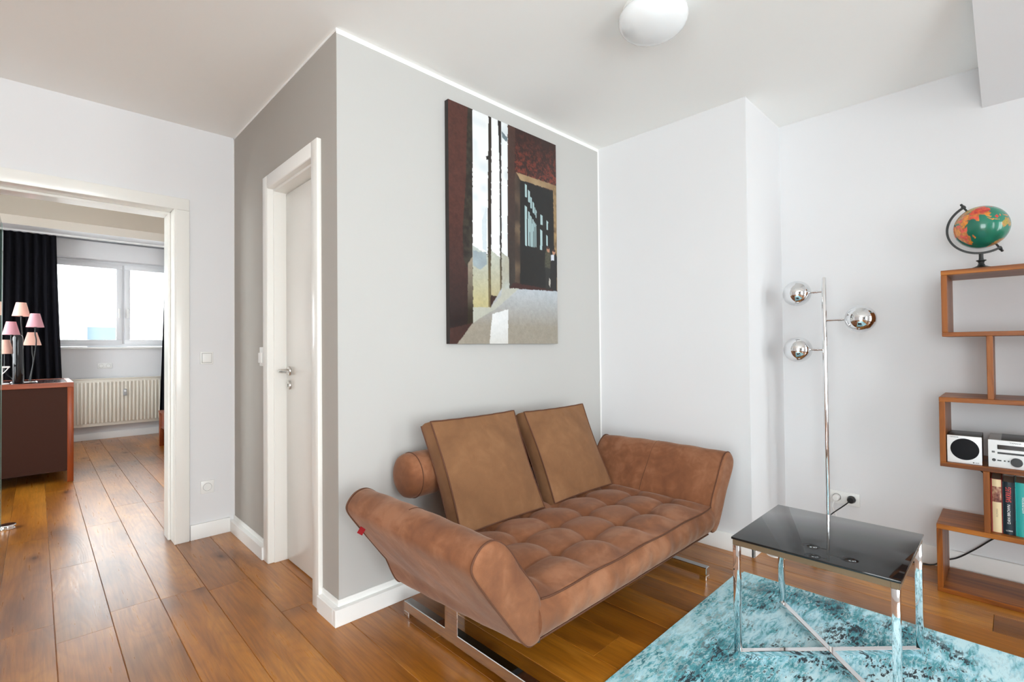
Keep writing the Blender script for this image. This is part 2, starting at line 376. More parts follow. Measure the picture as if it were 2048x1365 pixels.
# bedroom doorway: frame, lining and a glass leaf swung into the bedroom
bm = bmesh.new()
def frame_piece(bm, x0, x1, z0, z1): box(bm, x0, x1, YE-.020, YE+.001, z0, z1, .004, 2)
frame_piece(bm, .597, .667, 0, 1.998); frame_piece(bm, -.280, -.208, 0, 1.998); frame_piece(bm, -.280, .667, 1.998, 2.070)
box(bm, .590, .604, YE-.018, 3.72, 0, 2.02, .002, 1); box(bm, -.215, -.201, YE-.018, 3.72, 0, 2.02, .002, 1); box(bm, -.201, .590, YE-.018, 3.72, 2.0, 2.02, .002, 1)
box(bm, .576, .590, 3.60, 3.72, 0, 2.0, .002, 1); box(bm, -.201, -.187, 3.60, 3.72, 0, 2.0, .002, 1); box(bm, -.187, .576, 3.60, 3.72, 1.986, 2.0, .002, 1)
box(bm, .60, .667, 3.70, 3.72, 0, 2.07, .003, 1)
d1 = struct('door_1', bm, M_lacq)
def gd(name, bm, m, par=None):
    o = mesh_obj(name, bm, m, par); return o
o = gd('glass_leaf', BX(-.166, -.158, 3.74, 4.52, .01, 1.98), M_glass, d1)
o = gd('glass_edge', BX(-.167, -.157, 4.52, 4.524, .01, 1.98), M_gedge, d1)

# bathroom door in the gray wall
bm = bmesh.new(); xf = XB-.020
box(bm, xf, XB+.001, 2.155, 2.224, 0, 2.098, .004, 2); box(bm, xf, XB+.001, 2.815, 2.885, 0, 2.098, .004, 2); box(bm, xf, XB+.001, 2.224, 2.815, 2.028, 2.098, .004, 2)
box(bm, xf+.002, 1.03, 2.212, 2.226, 0, 2.04, .002, 1); box(bm, xf+.002, 1.03, 2.812, 2.826, 0, 2.04, .002, 1); box(bm, xf+.002, 1.03, 2.224, 2.815, 2.026, 2.04, .002, 1)
box(bm, XB+.012, 1.03, 2.226, 2.236, 0, 2.03, .002, 1); box(bm, XB+.012, 1.03, 2.803, 2.814, 0, 2.03, .002, 1); box(bm, XB+.012, 1.03, 2.236, 2.803, 2.014, 2.028, .002, 1)
d2 = struct('door_2', bm, M_lacq)
mesh_obj('door_leaf', BX(.990, 1.028, 2.238, 2.801, .007, 2.010, bev=.0015), M_lacq, d2)
bm = bmesh.new()
lathe(bm, [(0, 0), (.025, 0), (.026, .004), (.024, .009), (.012, .010), (.010, .012), (.010, .045)], (.990, 2.755, 1.035), (-1, 0, 0), 28)
tube(bm, smooth_path([(.952, 2.755, 1.035), (.940, 2.752, 1.035), (.934, 2.735, 1.035), (.934, 2.69, 1.034), (.936, 2.635, 1.033)], 6), [.010]*12+[.0095]*6+[.008]*7, 12)
mesh_obj('door_handle', bm, M_steel, d2)
bm = bmesh.new(); lathe(bm, [(0, 0), (.025, 0), (.026, .004), (.024, .009), (.010, .0095), (.009, .007), (0, .007)], (.990, 2.755, .957), (-1, 0, 0), 28)
ks = mesh_obj('key_rosette', bm, M_steel, d2)
mesh_obj('keyhole', BX(.9795, .9805, 2.7515, 2.7585, .950, .966), M_dkplast, ks)

# bedroom windows
def window(name, x0, x1, z0, z1, y, split):
    bm = bmesh.new(); f = .035
    box(bm, x0, x1, y, y+.07, z0, z0+f, .004, 1); box(bm, x0, x1, y, y+.07, z1-f, z1, .004, 1)
    box(bm, x0, x0+f, y, y+.07, z0+f, z1-f, .004, 1); box(bm, x1-f, x1, y, y+.07, z0+f, z1-f, .004, 1)
    w = struct(name, bm, M_pvc)
    cells = [(x0+f, (x0+x1)/2), ((x0+x1)/2, x1-f)] if split else [(x0+f, x1-f)]
    if split:
        mesh_obj('mullion', BX((x0+x1)/2-.012, (x0+x1)/2+.012, y+.005, y+.06, z0+f, z1-f, bev=.003), M_pvc, w)
    for i, (a, b) in enumerate(cells):
        a += .012 if i else .004; b -= .012 if (split and not i) else .004
        bm = bmesh.new(); s = .062; za, zb = z0+f-.006, z1-f+.006
        box(bm, a, b, y-.012, y+.05, za, za+s, .005, 2); box(bm, a, b, y-.012, y+.05, zb-s, zb, .005, 2)
        box(bm, a, a+s, y-.012, y+.05, za+s, zb-s, .005, 2); box(bm, b-s, b, y-.012, y+.05, za+s, zb-s, .005, 2)
        sh = mesh_obj('window_sash', bm, M_pvc, w)
        mesh_obj('pane', BX(a+s-.004, b-s+.004, y+.016, y+.022, za+s-.004, zb-s+.004), M_glass, sh)
        if split:
            hx = b-s/2 if i == 0 else a+s/2; bm = bmesh.new(); box(bm, hx-.013, hx+.013, y-.022, y-.012, 1.66, 1.73, .003, 1); box(bm, hx-.009, hx+.009, y-.05, y-.022, 1.70, 1.72, .003, 1)
            box(bm, hx-.010, hx+.010, y-.060, y-.045, 1.60, 1.725, .004, 2); mesh_obj('window_handle', bm, M_plast, sh)
    return w
window('window_1', .02, 1.675, 1.215, 2.35, 8.43, True)
window('window_2', -1.5, -.36, 1.215, 2.35, 8.43, False)
for x0, x1 in ((-1.55, -.31), (-.02, 1.72)):
    s = struct('trim_window_sill', BX(x0, x1, 8.36, 8.45, 1.185, 1.212, bev=.004), M_base)
struct('trim_shutter_box', BX(-1.6, 3.0, 8.30, 8.4, 2.352, 2.575, bev=.004), M_white)
struct('trim_curtain_rail', BX(-1.55, 3.0, 8.13, 8.17, 2.575, 2.598, bev=.003), M_base)
# living room windows behind the camera, unseen, sized to balance the room light
def frame_x(bm, x0, x1, y0, y1, z0, z1):
    box(bm, x0, x1, y0, y1, z0, z0+.08, .004, 1); box(bm, x0, x1, y0, y1, z1-.08, z1, .004, 1)
    if x1-x0 > y1-y0: box(bm, x0, x0+.08, y0, y1, z0+.08, z1-.08, .004, 1); box(bm, x1-.08, x1, y0, y1, z0+.08, z1-.08, .004, 1)
    else: box(bm, x0, x1, y0, y0+.08, z0+.08, z1-.08, .004, 1); box(bm, x0, x1, y1-.08, y1, z0+.08, z1-.08, .004, 1)
def big_window(name, x0, x1, z0, z1):
    bm = bmesh.new()
    for a, b in ((x0, (x0+x1)/2), ((x0+x1)/2, x1)): frame_x(bm, a, b, -2.74, -2.67, z0, z1)
    w = struct(name, bm, M_pvc); mesh_obj('pane', BX(x0+.07, x1-.07, -2.712, -2.706, z0+.07, z1-.07), M_glass, w)
big_window('window_3', -2.1, 1.1, .3, 2.35); big_window('window_4', 2.25, 3.15, .2, 2.3)
bm = bmesh.new()
for a, b in ((-1.8, -.8), (-.8, .2)): frame_x(bm, -2.54, -2.47, a, b, .1, 2.3)
w5 = struct('fill_window_5', bm, M_pvc); mesh_obj('pane', BX(-2.512, -2.506, -1.73, .13, .17, 2.23), M_glass, w5)  # unseen window added in the left wall as fill light for the room
bm = bmesh.new()
for a, b in ((4.1, 5.75), (5.75, 7.4)):
    box(bm, -1.70, -1.64, a, b, .10, .18, .004, 1); box(bm, -1.70, -1.64, a, b, 2.42, 2.50, .004, 1)
    box(bm, -1.70, -1.64, a, a+.08, .18, 2.42, .004, 1); box(bm, -1.70, -1.64, b-.08, b, .18, 2.42, .004, 1)
w6 = struct('fill_window_6', bm, M_pvc); mesh_obj('pane', BX(-1.672, -1.668, 4.18, 7.32, .17, 2.43), M_glass, w6)  # unseen window added to brighten the bedroom

# ------------------------------------------------------------------ sofa
SX, Y0, Y1 = 1.7315, 1.04, 1.79
sofa = thing('sofa', 'brown suede sofa with tufted seat, raised wing arms and chrome feet by the gray wall', 'sofa', (SX, 1.42, 0))
tx = [SX + .2115*(k-2.5) for k in range(6)]; ty = [1.225, 1.41, 1.595, 1.78]
def hseat(x, y):
    u = (x - tx[0])/.2115; v = (y - ty[0])/.185
    cu = abs(u - round(u)); cv = abs(v - round(v))                       # 0 at crease, .5 mid-pillow
    d = math.hypot(cu*.2115, cv*.185)
    z = .016*(1-math.exp(-(cu/.13))) * (1-math.exp(-(cv/.13))) * 1.2
    if y > 1.13: z -= .017*math.exp(-(d/.022)**2) + .010*math.exp(-(d/.06)**2)
    z += .004*math.sin(x*23+y*11)*math.sin(y*19-x*7)
    e = min(1, (y-Y0)/.09); z = z*e - .006*(1-e)
    s = min(1, (x-1.115)/.05, (2.35-x)/.05); z *= max(0, s)
    return z
bm = bmesh.new()
NX, NT = 150, 90
xs = [1.108 + (2.355-1.108)*i/NX for i in range(NX+1)]
rows = []
for x in xs:
    row = []
    wob = .0035*math.sin(x*31)+.002*math.sin(x*77)
    for j in range(NT+1):                                              # top
        y = Y0 + (Y1-Y0)*j/NT; row.append((x, y, .372 + hseat(x, y)))
    for z in (.34, .27, .21): row.append((x, Y1+.004, z))
    for j in range(7):                                                 # underside rises to the front
        t = j/6; row.append((x, Y1-.02-(Y1-.02-1.058)*t, .172+(.236-.172)*t))
    for k in range(1, 9):                                              # padded front
        t = k/9; row.append((x, 1.055-(.030+wob)*math.sin(math.pi*min(1, t*1.02))**.8 - .012*t, .238+(.366-.238)*t))
    rows.append([bm.verts.new(p) for p in row])
n = len(rows[0])
for a, b in zip(rows, rows[1:]):
    for k in range(n): bm.faces.new((a[k], a[(k+1) % n], b[(k+1) % n], b[k]))
bm.faces.new(rows[0]); bm.faces.new(rows[-1][::-1])
seat = mesh_obj('seat', bm, M_suede, sofa, ang=60)
for pth in ([(x, Y0-.003, .370 + hseat(x, Y0) + .002*math.sin(x*19)) for x in xs[2:-2:2]], [(x, 1.053, .236) for x in xs[1:-1:3]]):
    bm = bmesh.new(); tube(bm, pth, .0035, 6); mesh_obj('piping', bm, M_pipe, seat)
# tufting buttons of folded suede


armL = [(1.118, .377), (1.038, .495), (.995, .555), (.962, .587), (.927, .603), (.888, .596), (.857, .566), (.853, .532), (.897, .465), (.965, .372), (1.007, .315), (1.056, .255), (1.089, .242), (1.121, .262)]
def make_arm(mirror):
    q = [(2*SX-x if mirror else x, z) for x, z in armL]
    loop = [(p.x, p.y) for p in smooth_path([(a, b, 0) for a, b in q], 5, True)]
    cx = sum(p[0] for p in loop)/len(loop); cz = sum(p[1] for p in loop)/len(loop)
    bm = bmesh.new(); secs = []
    plan = [(1.033, .06), (1.031, .02), (1.035, .004), (1.043, 0)] + [(1.06+(1.765-1.06)*k/26, 0) for k in range(27)] + [(1.78, 0), (1.79, .004), (1.795, .02), (1.793, .06)]
    for y, ins in plan:
        t = (y-1.03)/.765; puff = .007*math.sin(math.pi*min(1, max(0, t)))
        ring = []
        for x, z in loop:
            dx, dz = x-cx, z-cz; d = math.hypot(dx, dz)
            k = 1 - ins/max(d, .05) + puff/d + .0015*math.sin(y*41+x*30)/d
            lo = max(0, min(1, (.30-z)/.06))                            # underside drops to the back
            ring.append(bm.verts.new((cx+dx*k, y, cz+dz*k - .055*lo*t)))
        secs.append(ring)
    n = len(loop)
    for a, b in zip(secs, secs[1:]):
        for k in range(n): bm.faces.new((a[k], a[(k+1) % n], b[(k+1) % n], b[k]))
    bm.faces.new(secs[0]); bm.faces.new(secs[-1][::-1])
    arm = mesh_obj('arm', bm, M_suede, sofa, ang=50)
    bm = bmesh.new(); tube(bm, [(x, 1.0415, z) for x, z in loop], .0034, 6, closed=True); mesh_obj('piping', bm, M_pipe, arm)
    bm = bmesh.new(); tube(bm, [(x, 1.787, z-.055*max(0, min(1, (.30-z)/.06))) for x, z in loop], .0034, 6, closed=True); mesh_obj('piping', bm, M_pipe, arm)
    # mid seam over the inner face
    inner = [p for p in loop[:24]]; bm = bmesh.new()
    tube(bm, [(cx+(x-cx)*(1+.0065/math.hypot(x-cx, z-cz)), 1.43, cz+(z-cz)*(1+.0065/math.hypot(x-cx, z-cz))) for x, z in inner], .0016, 6)
    mesh_obj('mid_seam', bm, M_pipe, arm)
    return arm
aL = make_arm(False); aR = make_arm(True)
# red tag on the outer seam of the near arm
bm = bmesh.new(); v = [bm.verts.new(p) for p in ((.893, 1.715, .474), (.893, 1.755, .474), (.876, 1.755, .452), (.876, 1.715, .452))]
bm.faces.new(v); bmesh.ops.solidify(bm, geom=bm.faces[:], thickness=.002)
tg = mesh_obj('fabric_tag', bm, M_red, aL); tg['label'] = 'small red woven tag'
# rear bolster
bm = bmesh.new(); R = .098
prof = [(0, 0), (.05, .001), (.078, .006), (.091, .016), (R, .034)] + [(R+.0015*math.sin(k), .034+1.12*k/24) for k in range(1, 24)] + [(R, 1.154), (.091, 1.172), (.078, 1.182), (.05, 1.187), (0, 1.188)]
lathe(bm, prof, (1.150, 1.888, .586), (1, 0, 0), 40)
bol = mesh_obj('back_bolster', bm, M_suede, sofa, ang=60)
for xx in (1.200, 2.288):
    bm = bmesh.new(); tube(bm, [(xx, 1.888+.0995*math.cos(a), 0.586+.0995*math.sin(a)) for a in [2*math.pi*k/40 for k in range(40)]], .0022, 6, closed=True); mesh_obj('piping', bm, M_pipe, bol)
for xx in (1.45, 2.0):
    bm = bmesh.new(); tube(bm, [(xx, 1.76, .22), (xx, 1.80, .40), (xx, 1.86, .53)], .012, 8); mesh_obj('bolster_bracket', bm, M_black, sofa)
# chrome feet
for s in (0, 1):
    xa = 1.138 if not s else 2.340
    bm = bmesh.new(); box(bm, xa, xa+.038, 1.066, 1.852, .024, .066, .002, 1)
    box(bm, xa, xa+.038, 1.066, 1.102, 0, .026, .002, 1); box(bm, xa, xa+.038, 1.816, 1.852, 0, .026, .002, 1)
    box(bm, xa, xa+.038, 1.480, 1.560, .062, .20, .002, 1)
    mesh_obj('chrome_foot', bm, M_mirror, sofa)
bm = bmesh.new(); box(bm, 1.22, 2.30, 1.30, 1.70, .165, .19); mesh_obj('under_frame', bm, M_black, sofa)
bm = bmesh.new(); tube(bm, smooth_path([(1.20, 1.50, .17), (1.20, 1.35, .135), (1.20, 1.20, .150), (1.20, 1.12, .175)], 6), .007, 8); mesh_obj('curved_rod', bm, M_black, sofa)  # thin dark curved rod under the seat

# loose back cushions
def cushion(label, x0, x1, skew=0.0, h=.49):
    w, t = (x1-x0), .078; ca, sa = math.cos(math.radians(22.5)), math.sin(math.radians(22.5))
    ux = Vector((1, 0, 0)); uz = Vector((0, sa, ca)); un = Vector((0, -ca, sa))
    og = Vector(((x0+x1)/2, 1.598, .377))
    def pos(u, v, s):                    # u,v in -1..1, s front(+1)/back(-1)
        cc = .012*(1-v*v)*u*abs(u)**3 * -1
        puff = .026*(1-abs(u)**2.6)*(1-abs(v)**2.6)
        x = u*w/2 + cc; z = h/2 + v*h/2 - .005*(1-u*u)*v*abs(v)**3
        
        wr = .0022*math.sin(u*17+v*5)*abs(v)**4
        return og + ux*(x + skew*v) + uz*z + un*(s*(t/2+puff)-t/2 + wr)
    tl = thing('back_cushion', label, 'cushion', tuple(og), 'loose back cushions on the sofa')
    bm = bmesh.new(); K = 26; F, B = {}, {}
    for i in range(K+1):
        for j in range(K+1):
            u, v = -1+2*i/K, -1+2*j/K; F[i, j] = bm.verts.new(pos(u, v, 1)); B[i, j] = bm.verts.new(pos(u, v, -1))
    for i in range(K):
        for j in range(K):
            bm.faces.new((F[i, j], F[i+1, j], F[i+1, j+1], F[i, j+1])); bm.faces.new((B[i, j], B[i, j+1], B[i+1, j+1], B[i+1, j]))
    rim = [(i, 0) for i in range(K)] + [(K, j) for j in range(K)] + [(i, K) for i in range(K, 0, -1)] + [(0, j) for j in range(K, 0, -1)]
    mid = {}
    for k in rim:
        a, b = F[k].co, B[k].co; c = (a+b)/2; out = (c - (og+uz*h/2)); out -= un*out.dot(un); mid[k] = bm.verts.new(c + out.normalized()*.006)
    for a, b in zip(rim, rim[1:]+rim[:1]):
        bm.faces.new((F[a], F[b], mid[b], mid[a])); bm.faces.new((mid[a], mid[b], B[b], B[a]))
    fl = [F[k].co.copy() for k in rim]; bl = [B[k].co.copy() for k in rim]
    mesh_obj('cover', bm, M_suedeC, tl, ang=48)
    for l_ in (fl, bl):
        bm = bmesh.new(); tube(bm, l_, .0036, 6, closed=True); mesh_obj('piping', bm, M_pipe, tl)
cushion('square brown suede cushion nearer the door, left of the two on the sofa', 1.245, 1.755, -.010)
cushion('square brown suede cushion next to the far arm, right of the two on the sofa', 1.826, 2.318, -.014, .475)

# ------------------------------------------------------------------ rug
bm = BX(.20, 2.575, -.69, .998, 0.0, .005)
bmesh.ops.bevel(bm, geom=[e for e in bm.edges if abs(e.verts[0].co.z-e.verts[1].co.z) > .003], offset=.02, segments=4, affect='EDGES')
bmesh.ops.bevel(bm, geom=[e for e in bm.edges if e.verts[0].co.z > .0045 and e.verts[1].co.z > .0045], offset=.002, segments=2, affect='EDGES')
tag(mesh_obj('rug', bm, M_rug, loc=(1.3875, .154, 0)), 'distressed turquoise and teal rug under the black glass table', 'rug')

# ------------------------------------------------------------------ side table
TX0, TX1, TY0, TY1, TZ = 1.852, 2.361, .252, .742, .442
tb = thing('side_table', 'small rectangular side table with black glass top and chrome crossed legs, standing on the rug', 'table', ((TX0+TX1)/2, (TY0+TY1)/2, .005))
mesh_obj('glass_top', BX(TX0-.004, TX1+.004, TY0-.004, TY1+.004, TZ-.008, TZ, bev=.0015), M_blackglass, tb)
bm = bmesh.new(); s = .022
box(bm, TX0, TX1, TY0, TY0+s, TZ-.029, TZ-.0085, .001, 1); box(bm, TX0, TX1, TY1-s, TY1, TZ-.029, TZ-.0085, .001, 1)
box(bm, TX0, TX0+s, TY0+s, TY1-s, TZ-.029, TZ-.0085, .001, 1); box(bm, TX1-s, TX1, TY0+s, TY1-s, TZ-.029, TZ-.0085, .001, 1)
mesh_obj('top_frame', bm, M_bronze, tb)
for (x, y) in ((TX0, TY0), (TX1-s, TY0), (TX0, TY1-s), (TX1-s, TY1-s)):
    mesh_obj('leg', BX(x, x+s, y, y+s, .0052, TZ-.0292, bev=.0016), M_chrome, tb)
def diag(a, b, z):
    bm = bmesh.new(); a, b = Vector((*a, 0)), Vector((*b, 0)); d = (b-a).normalized(); w = Vector((-d.y, d.x, 0))*.011
    v = [bm.verts.new(p + Vector((0, 0, zz))) for zz in (z, z+.02) for p in (a-w, b-w, b+w, a+w)]
    for q in ((0, 1, 2, 3), (4, 5, 6, 7), (0, 1, 5, 4), (1, 2, 6, 5), (2, 3, 7, 6), (3, 0, 4, 7)): bm.faces.new([v[i] for i in q])
    bmesh.ops.bevel(bm, geom=bm.edges[:], offset=.0014, segments=1, affect='EDGES')
    mesh_obj('cross_bar', bm, M_chrome, tb)
h = s/2
diag((TX0+h, TY1-h), (TX1-h, TY0+h), .0056); diag((TX1-h, TY1-h), (TX0+h, TY0+h), .0066)

# ------------------------------------------------------------------ floor lamp
LX, LY = 3.035, .712
lamp = thing('floor_lamp', 'chrome floor lamp with three mirrored ball heads on a thin pole behind the table', 'floor lamp', (LX, LY, 0))
bm = bmesh.new(); lathe(bm, [(0, 0), (.138, 0), (.142, .004), (.140, .012), (.125, .018), (.03, .022), (.018, .03), (0, .03)], (LX, LY, 0), seg=56); mesh_obj('base', bm, M_chrome, lamp)
bm = bmesh.new(); lathe(bm, [(.0115, .02), (.0115, 1.0), (.0115, 1.508), (.009, 1.512), (0, 1.512)], (LX, LY, 0), seg=24); mesh_obj('pole', bm, M_chrome, lamp)
for (hy, hz, r, sg) in ((.842, 1.436, .070, 1), (.842, 1.124, .070, 1), (.552, 1.281, .070, -1)):
    bm = bmesh.new()
    lathe(bm, [(r*math.sin(a), -r*math.cos(a)) for a in [math.pi*k/40 for k in range(41)]], (LX, hy, hz), seg=64)
    hd = mesh_obj('lamp_head', bm, M_mirror, lamp, ang=80)
    bm = bmesh.new(); ys = hy - sg*(r-.002); ye = LY
    tube(bm, [(LX, ys, hz), (LX, (ys+ye)/2, hz), (LX, ye, hz-.0)], .0065, 12)
    tube(bm, [(LX, ys - sg*.012, hz), (LX, ys - sg*.030, hz)], .0085, 14)
    mesh_obj('arm', bm, M_chrome, lamp)

# ------------------------------------------------------------------ zigzag shelf
sh = thing('shelf', 'tall zigzag shelf of dark reddish wood standing by the right wall', 'shelf', (3.165, -.10, 0))
xf, xb = 3.010, 3.312; T = .021; YR = -.52
def brd(y0, y1, z0, z1, m): mesh_obj('board' if m is M_sheY else 'upright', BX(xf, xb, y0, y1, z0, z1, bev=.0015, seg=1), m, sh)
# box 1 (top)
a = .236
brd(YR, a, 1.466, 1.488, M_sheY); brd(YR, a, 1.182, 1.202, M_sheY); brd(a-T, a, 1.202, 1.466, M_sheZ); brd(YR, YR+T, 1.202, 1.466, M_sheZ)
brd(.068, .068+T, .902, 1.182, M_sheZ); brd(-.40, -.40+T, .902, 1.182, M_sheZ)
a = .252
brd(YR, a, .881, .902, M_sheY); brd(YR, a, .582, .603, M_sheY); brd(a-T, a, .603, .881, M_sheZ); brd(YR, YR+T, .603, .881, M_sheZ)
brd(.088, .088+T, .312, .582, M_sheZ); brd(-.40, -.40+T, .312, .582, M_sheZ)
a = .270
brd(YR, a, .290, .312, M_sheY); brd(YR, a, 0, .021, M_sheY); brd(a-T, a, .021, .290, M_sheZ); brd(YR, YR+T, .021, .290, M_sheZ)

# speaker and receiver
M_spk = mat('white_satin_front', (.86, .86, .86), .3); M_spkb = mat('dark_brown_cabinet', (.022, .017, .013), .35)
M_grille = mat('black_speaker_cloth', (.004, .004, .006), .9)
M_silver = mat('silver_case', (.42, .41, .39), .35, .6)
sp = thing('speaker', 'small box speaker with white front and round black grille, left on the middle shelf', 'speaker', (3.13, .17, .603))
mesh_obj('cabinet', BX(3.040, 3.225, .113, .226, .604, .726, bev=.001), M_spkb, sp)
fr = mesh_obj('front_panel', BX(3.029, 3.040, .111, .228, .6035, .7275, bev=.002), M_spk, sp)
bm = bmesh.new(); lathe(bm, [(0, .0035), (.044, .003), (.0485, .001), (.0485, 0)], (3.029, .168, .668), (-1, 0, 0), 48); mesh_obj('grille', bm, M_grille, sp)
text_mesh('brand_lettering', 'YAMAHA', .0075, M_grey, fr, (3.0285, .2035, .7205), (0, -1, 0), (0, 0, 1))
bm = bmesh.new(); lathe(bm, [(0, .0006), (.0028, .0006), (.0028, 0)], (3.029, .139, .6115), (-1, 0, 0), 12); mesh_obj('emblem_dot', bm, M_grey, fr)
text_mesh('model_lettering', 'NS-BP', .005, M_grey, fr, (3.0285, .127, .6115), (0, -1, 0), (0, 0, 1))
rc = thing('stereo_receiver', 'compact stereo receiver with white front, black display and round dials, beside the speaker', 'stereo', (3.13, -.02, .603))
mesh_obj('case', BX(3.040, 3.27, -.108, .090, .604, .722, bev=.001), M_silver, rc)
mesh_obj('top_plate', BX(3.045, 3.262, -.106, .050, .722, .7235, bev=.0003), M_spkb, rc)
fr = mesh_obj('front_panel', BX(3.029, 3.040, -.110, .0915, .6035, .7235, bev=.002), M_spk, rc)
mesh_obj('display', BX(3.0275, 3.0295, -.085, .062, .6845, .7035), M_blackglass, rc)
mesh_obj('disc_slot', BX(3.0275, 3.0295, -.085, .062, .664, .672), M_dkplast, rc)
def knob(y, z, r, d=.012, nm='dial'):
    bm = bmesh.new(); lathe(bm, [(0, d), (r*.93, d), (r, d-.0015), (r, 0)], (3.029, y, z), (-1, 0, 0), 32); mesh_obj(nm, bm, M_dkplast, rc)
knob(.0035, .634, .0185, .014, 'volume_dial'); knob(.0735, .636, .0062, .005, 'button'); knob(.040, .635, .0030, .002, 'button'); knob(.028, .635, .0030, .002, 'button')
mesh_obj('button', BX(3.0275, 3.0295, .050, .063, .6325, .6375), M_dkplast, rc)
mesh_obj('emblem_plate', BX(3.0285, 3.0292, .070, .080, .667, .675), M_grey, fr)
text_mesh('brand_lettering', 'YAMAHA', .0085, M_grey, fr, (3.0285, .006, .7145), (0, -1, 0), (0, 0, 1))

# books
def book(label, y1, w, h, cover, page, extra=None):
    t = thing('book', label, 'book', (3.12, y1-w/2, .312), 'hardback books on the lower shelf')
    bm = bmesh.new(); x0, x1 = 3.045, 3.215
    cv = mesh_obj('cover', None or _cover(x0, x1, y1-w, y1, .3125, .3125+h), cover, t)
    mesh_obj('pages', BX(x0+.006, x1-.004, y1-w+.003, y1-.003, .3165, .3125+h-.004), page, t)
    return t, cv, x0
def _cover(x0, x1, y0, y1, z0, z1):
    bm = bmesh.new(); c = .0028
    box(bm, x0+.002, x1, y0, y0+c, z0, z1, .0006, 1); box(bm, x0+.002, x1, y1-c, y1, z0, z1, .0006, 1)
    w = (y1-y0)/2; yc = (y0+y1)/2; K = 10                                    # rounded spine
    vs = []
    for zz in (z0, z1):
        for rr, dx in ((1, 0), (.86, c)):
            vs.append([bm.verts.new((x0+dx+.006*(1-math.cos(math.pi/2*(-1+2*k/K)))*1.0, yc+w*rr*(-1+2*k/K), zz)) for k in range(K+1)])
    o0, i0, o1, i1 = vs
    for k in range(K):
        bm.faces.new((o0[k], o0[k+1], o1[k+1], o1[k])); bm.faces.new((i0[k], i0[k+1], i1[k+1], i1[k]))
        bm.faces.new((o0[k], o0[k+1], i0[k+1], i0[k])); bm.faces.new((o1[k], o1[k+1], i1[k+1], i1[k]))
    for k in (0, K): bm.faces.new((o0[k], o1[k], i1[k], i0[k]))
    return bm
M_page = mat('paper_edge', (.55, .47, .38), .9); M_cream = mat('cream_book_cloth', (.80, .66, .40), .6); M_b1 = mat('dark_red_board', (.28, .02, .015), .5)
M_navy = mat('dark_blue_jacket', (.010, .022, .032), .35); M_teal = mat('teal_jacket', (.02, .36, .34), .4); M_redink = mat('red_ink', (.75, .08, .07), .5); M_whink = mat('white_ink', (.85, .85, .85), .5)
t, cv, x0 = book('cream hardback with a brown picture band and dark red boards, leftmost of the three books', .0865, .036, .236, M_b1, M_page)
bm = bmesh.new(); K = 10; w = .0135; yc = .0865-.018-.001
def spine_strip(z0, z1, m, off=.0006, w=.0145, yc=yc, x0=x0, nm='spine_label', par=None):
    bm = bmesh.new(); K = 8; a = [bm.verts.new((x0-off+.006*(1-math.cos(math.pi/2*(-1+2*k/K)*w/.018)), yc+w*(-1+2*k/K), z0)) for k in range(K+1)]
    b = [bm.verts.new((v.co.x, v.co.y, z1)) for v in a]
    for k in range(K): bm.faces.new((a[k], a[k+1], b[k+1], b[k]))
    return mesh_obj(nm, bm, m, par)
M_pic = mat('brown_printed_picture', (.25, .10, .06), .5); _v = coords(M_pic, (60, 60, 40)); _n = noise(M_pic, 1, 5, .6, _v); L(M_pic, ramp(M_pic, _n.outputs[0], [(.35, (.12, .03, .02)), (.5, (.32, .13, .09)), (.65, (.70, .52, .32))]).outputs[0], P(M_pic).inputs[0])
spine_strip(.314, .447, M_cream, par=cv); spine_strip(.447, .515, M_pic, par=cv); spine_strip(.515, .547, M_cream, par=cv)
text_mesh('spine_lettering', 'ROMAN', .010, mat('grey_brown_ink', (.45, .36, .22), .6), cv, (x0-.0012, yc, .40), (0, 0, 1), (0, 1, 0))
t, cv, x0b = book('dark blue thriller hardback with red and white lettering, between the cream and teal books', .0495, .038, .229, M_navy, M_page)
yc2 = .0495-.019
text_mesh('title_lettering', 'SAKRILEG', .0245, M_redink, cv, (x0b-.0014, yc2, .487), (0, 0, 1), (0, 1, 0), sx=.62)
text_mesh('author_lettering', 'DAN BROWN', .0135, M_whink, cv, (x0b-.0014, yc2, .402), (0, 0, 1), (0, 1, 0), sx=1.0)
text_mesh('publisher_lettering', 'LÜBBE', .0075, M_whink, cv, (x0b-.0014, yc2, .330), (0, -1, 0), (0, 0, 1))
t, cv, x0c = book('teal hardback with small white lettering, rightmost of the three books', .0105, .040, .232, M_teal, M_page)
text_mesh('author_lettering', 'KATE MORTON', .0095, M_whink, cv, (x0c-.0012, -.013, .45), (0, 0, 1), (0, 1, 0))

# globe on top of the shelf
gb = thing('globe', 'tilted desk globe with green oceans on a black stand, on top of the shelf', 'globe', (3.155, .104, 1.488))
bm = bmesh.new(); lathe(bm, [(0, 0), (.046, 0), (.048, .004), (.046, .009), (.040, .013), (.026, .018), (.014, .024), (.010, .034), (.012, .042), (.018, .046), (.018, .049), (.009, .051), (.008, .06), (.008, .078)], (3.155, .104, 1.488), seg=40); mesh_obj('foot', bm, M_black, gb)
GC = Vector((3.155, .101, 1.690)); ax = Vector((0, .490, .872)).normalized(); GR = .098
bm = bmesh.new(); Rr = .1195; aN = math.atan2(ax.z, ax.y)                        # ring in the y-z plane from the north pole over the left side to the south pole
rpts = [(aN + math.pi*k/48) for k in range(-1, 50)]
ring = []
for a in rpts:
    d = Vector((0, math.cos(2*aN-a), math.sin(2*aN-a)))
    ring.append([bm.verts.new(GC + d*rr + Vector((xx, 0, 0))) for rr, xx in ((Rr-.0045, -.006), (Rr+.0045, -.006), (Rr+.0045, .006), (Rr-.0045, .006))])
for a, b in zip(ring, ring[1:]):
    for k in range(4): bm.faces.new((a[k], a[(k+1) % 4], b[(k+1) % 4], b[k]))
bm.faces.new(ring[0]); bm.faces.new(ring[-1])
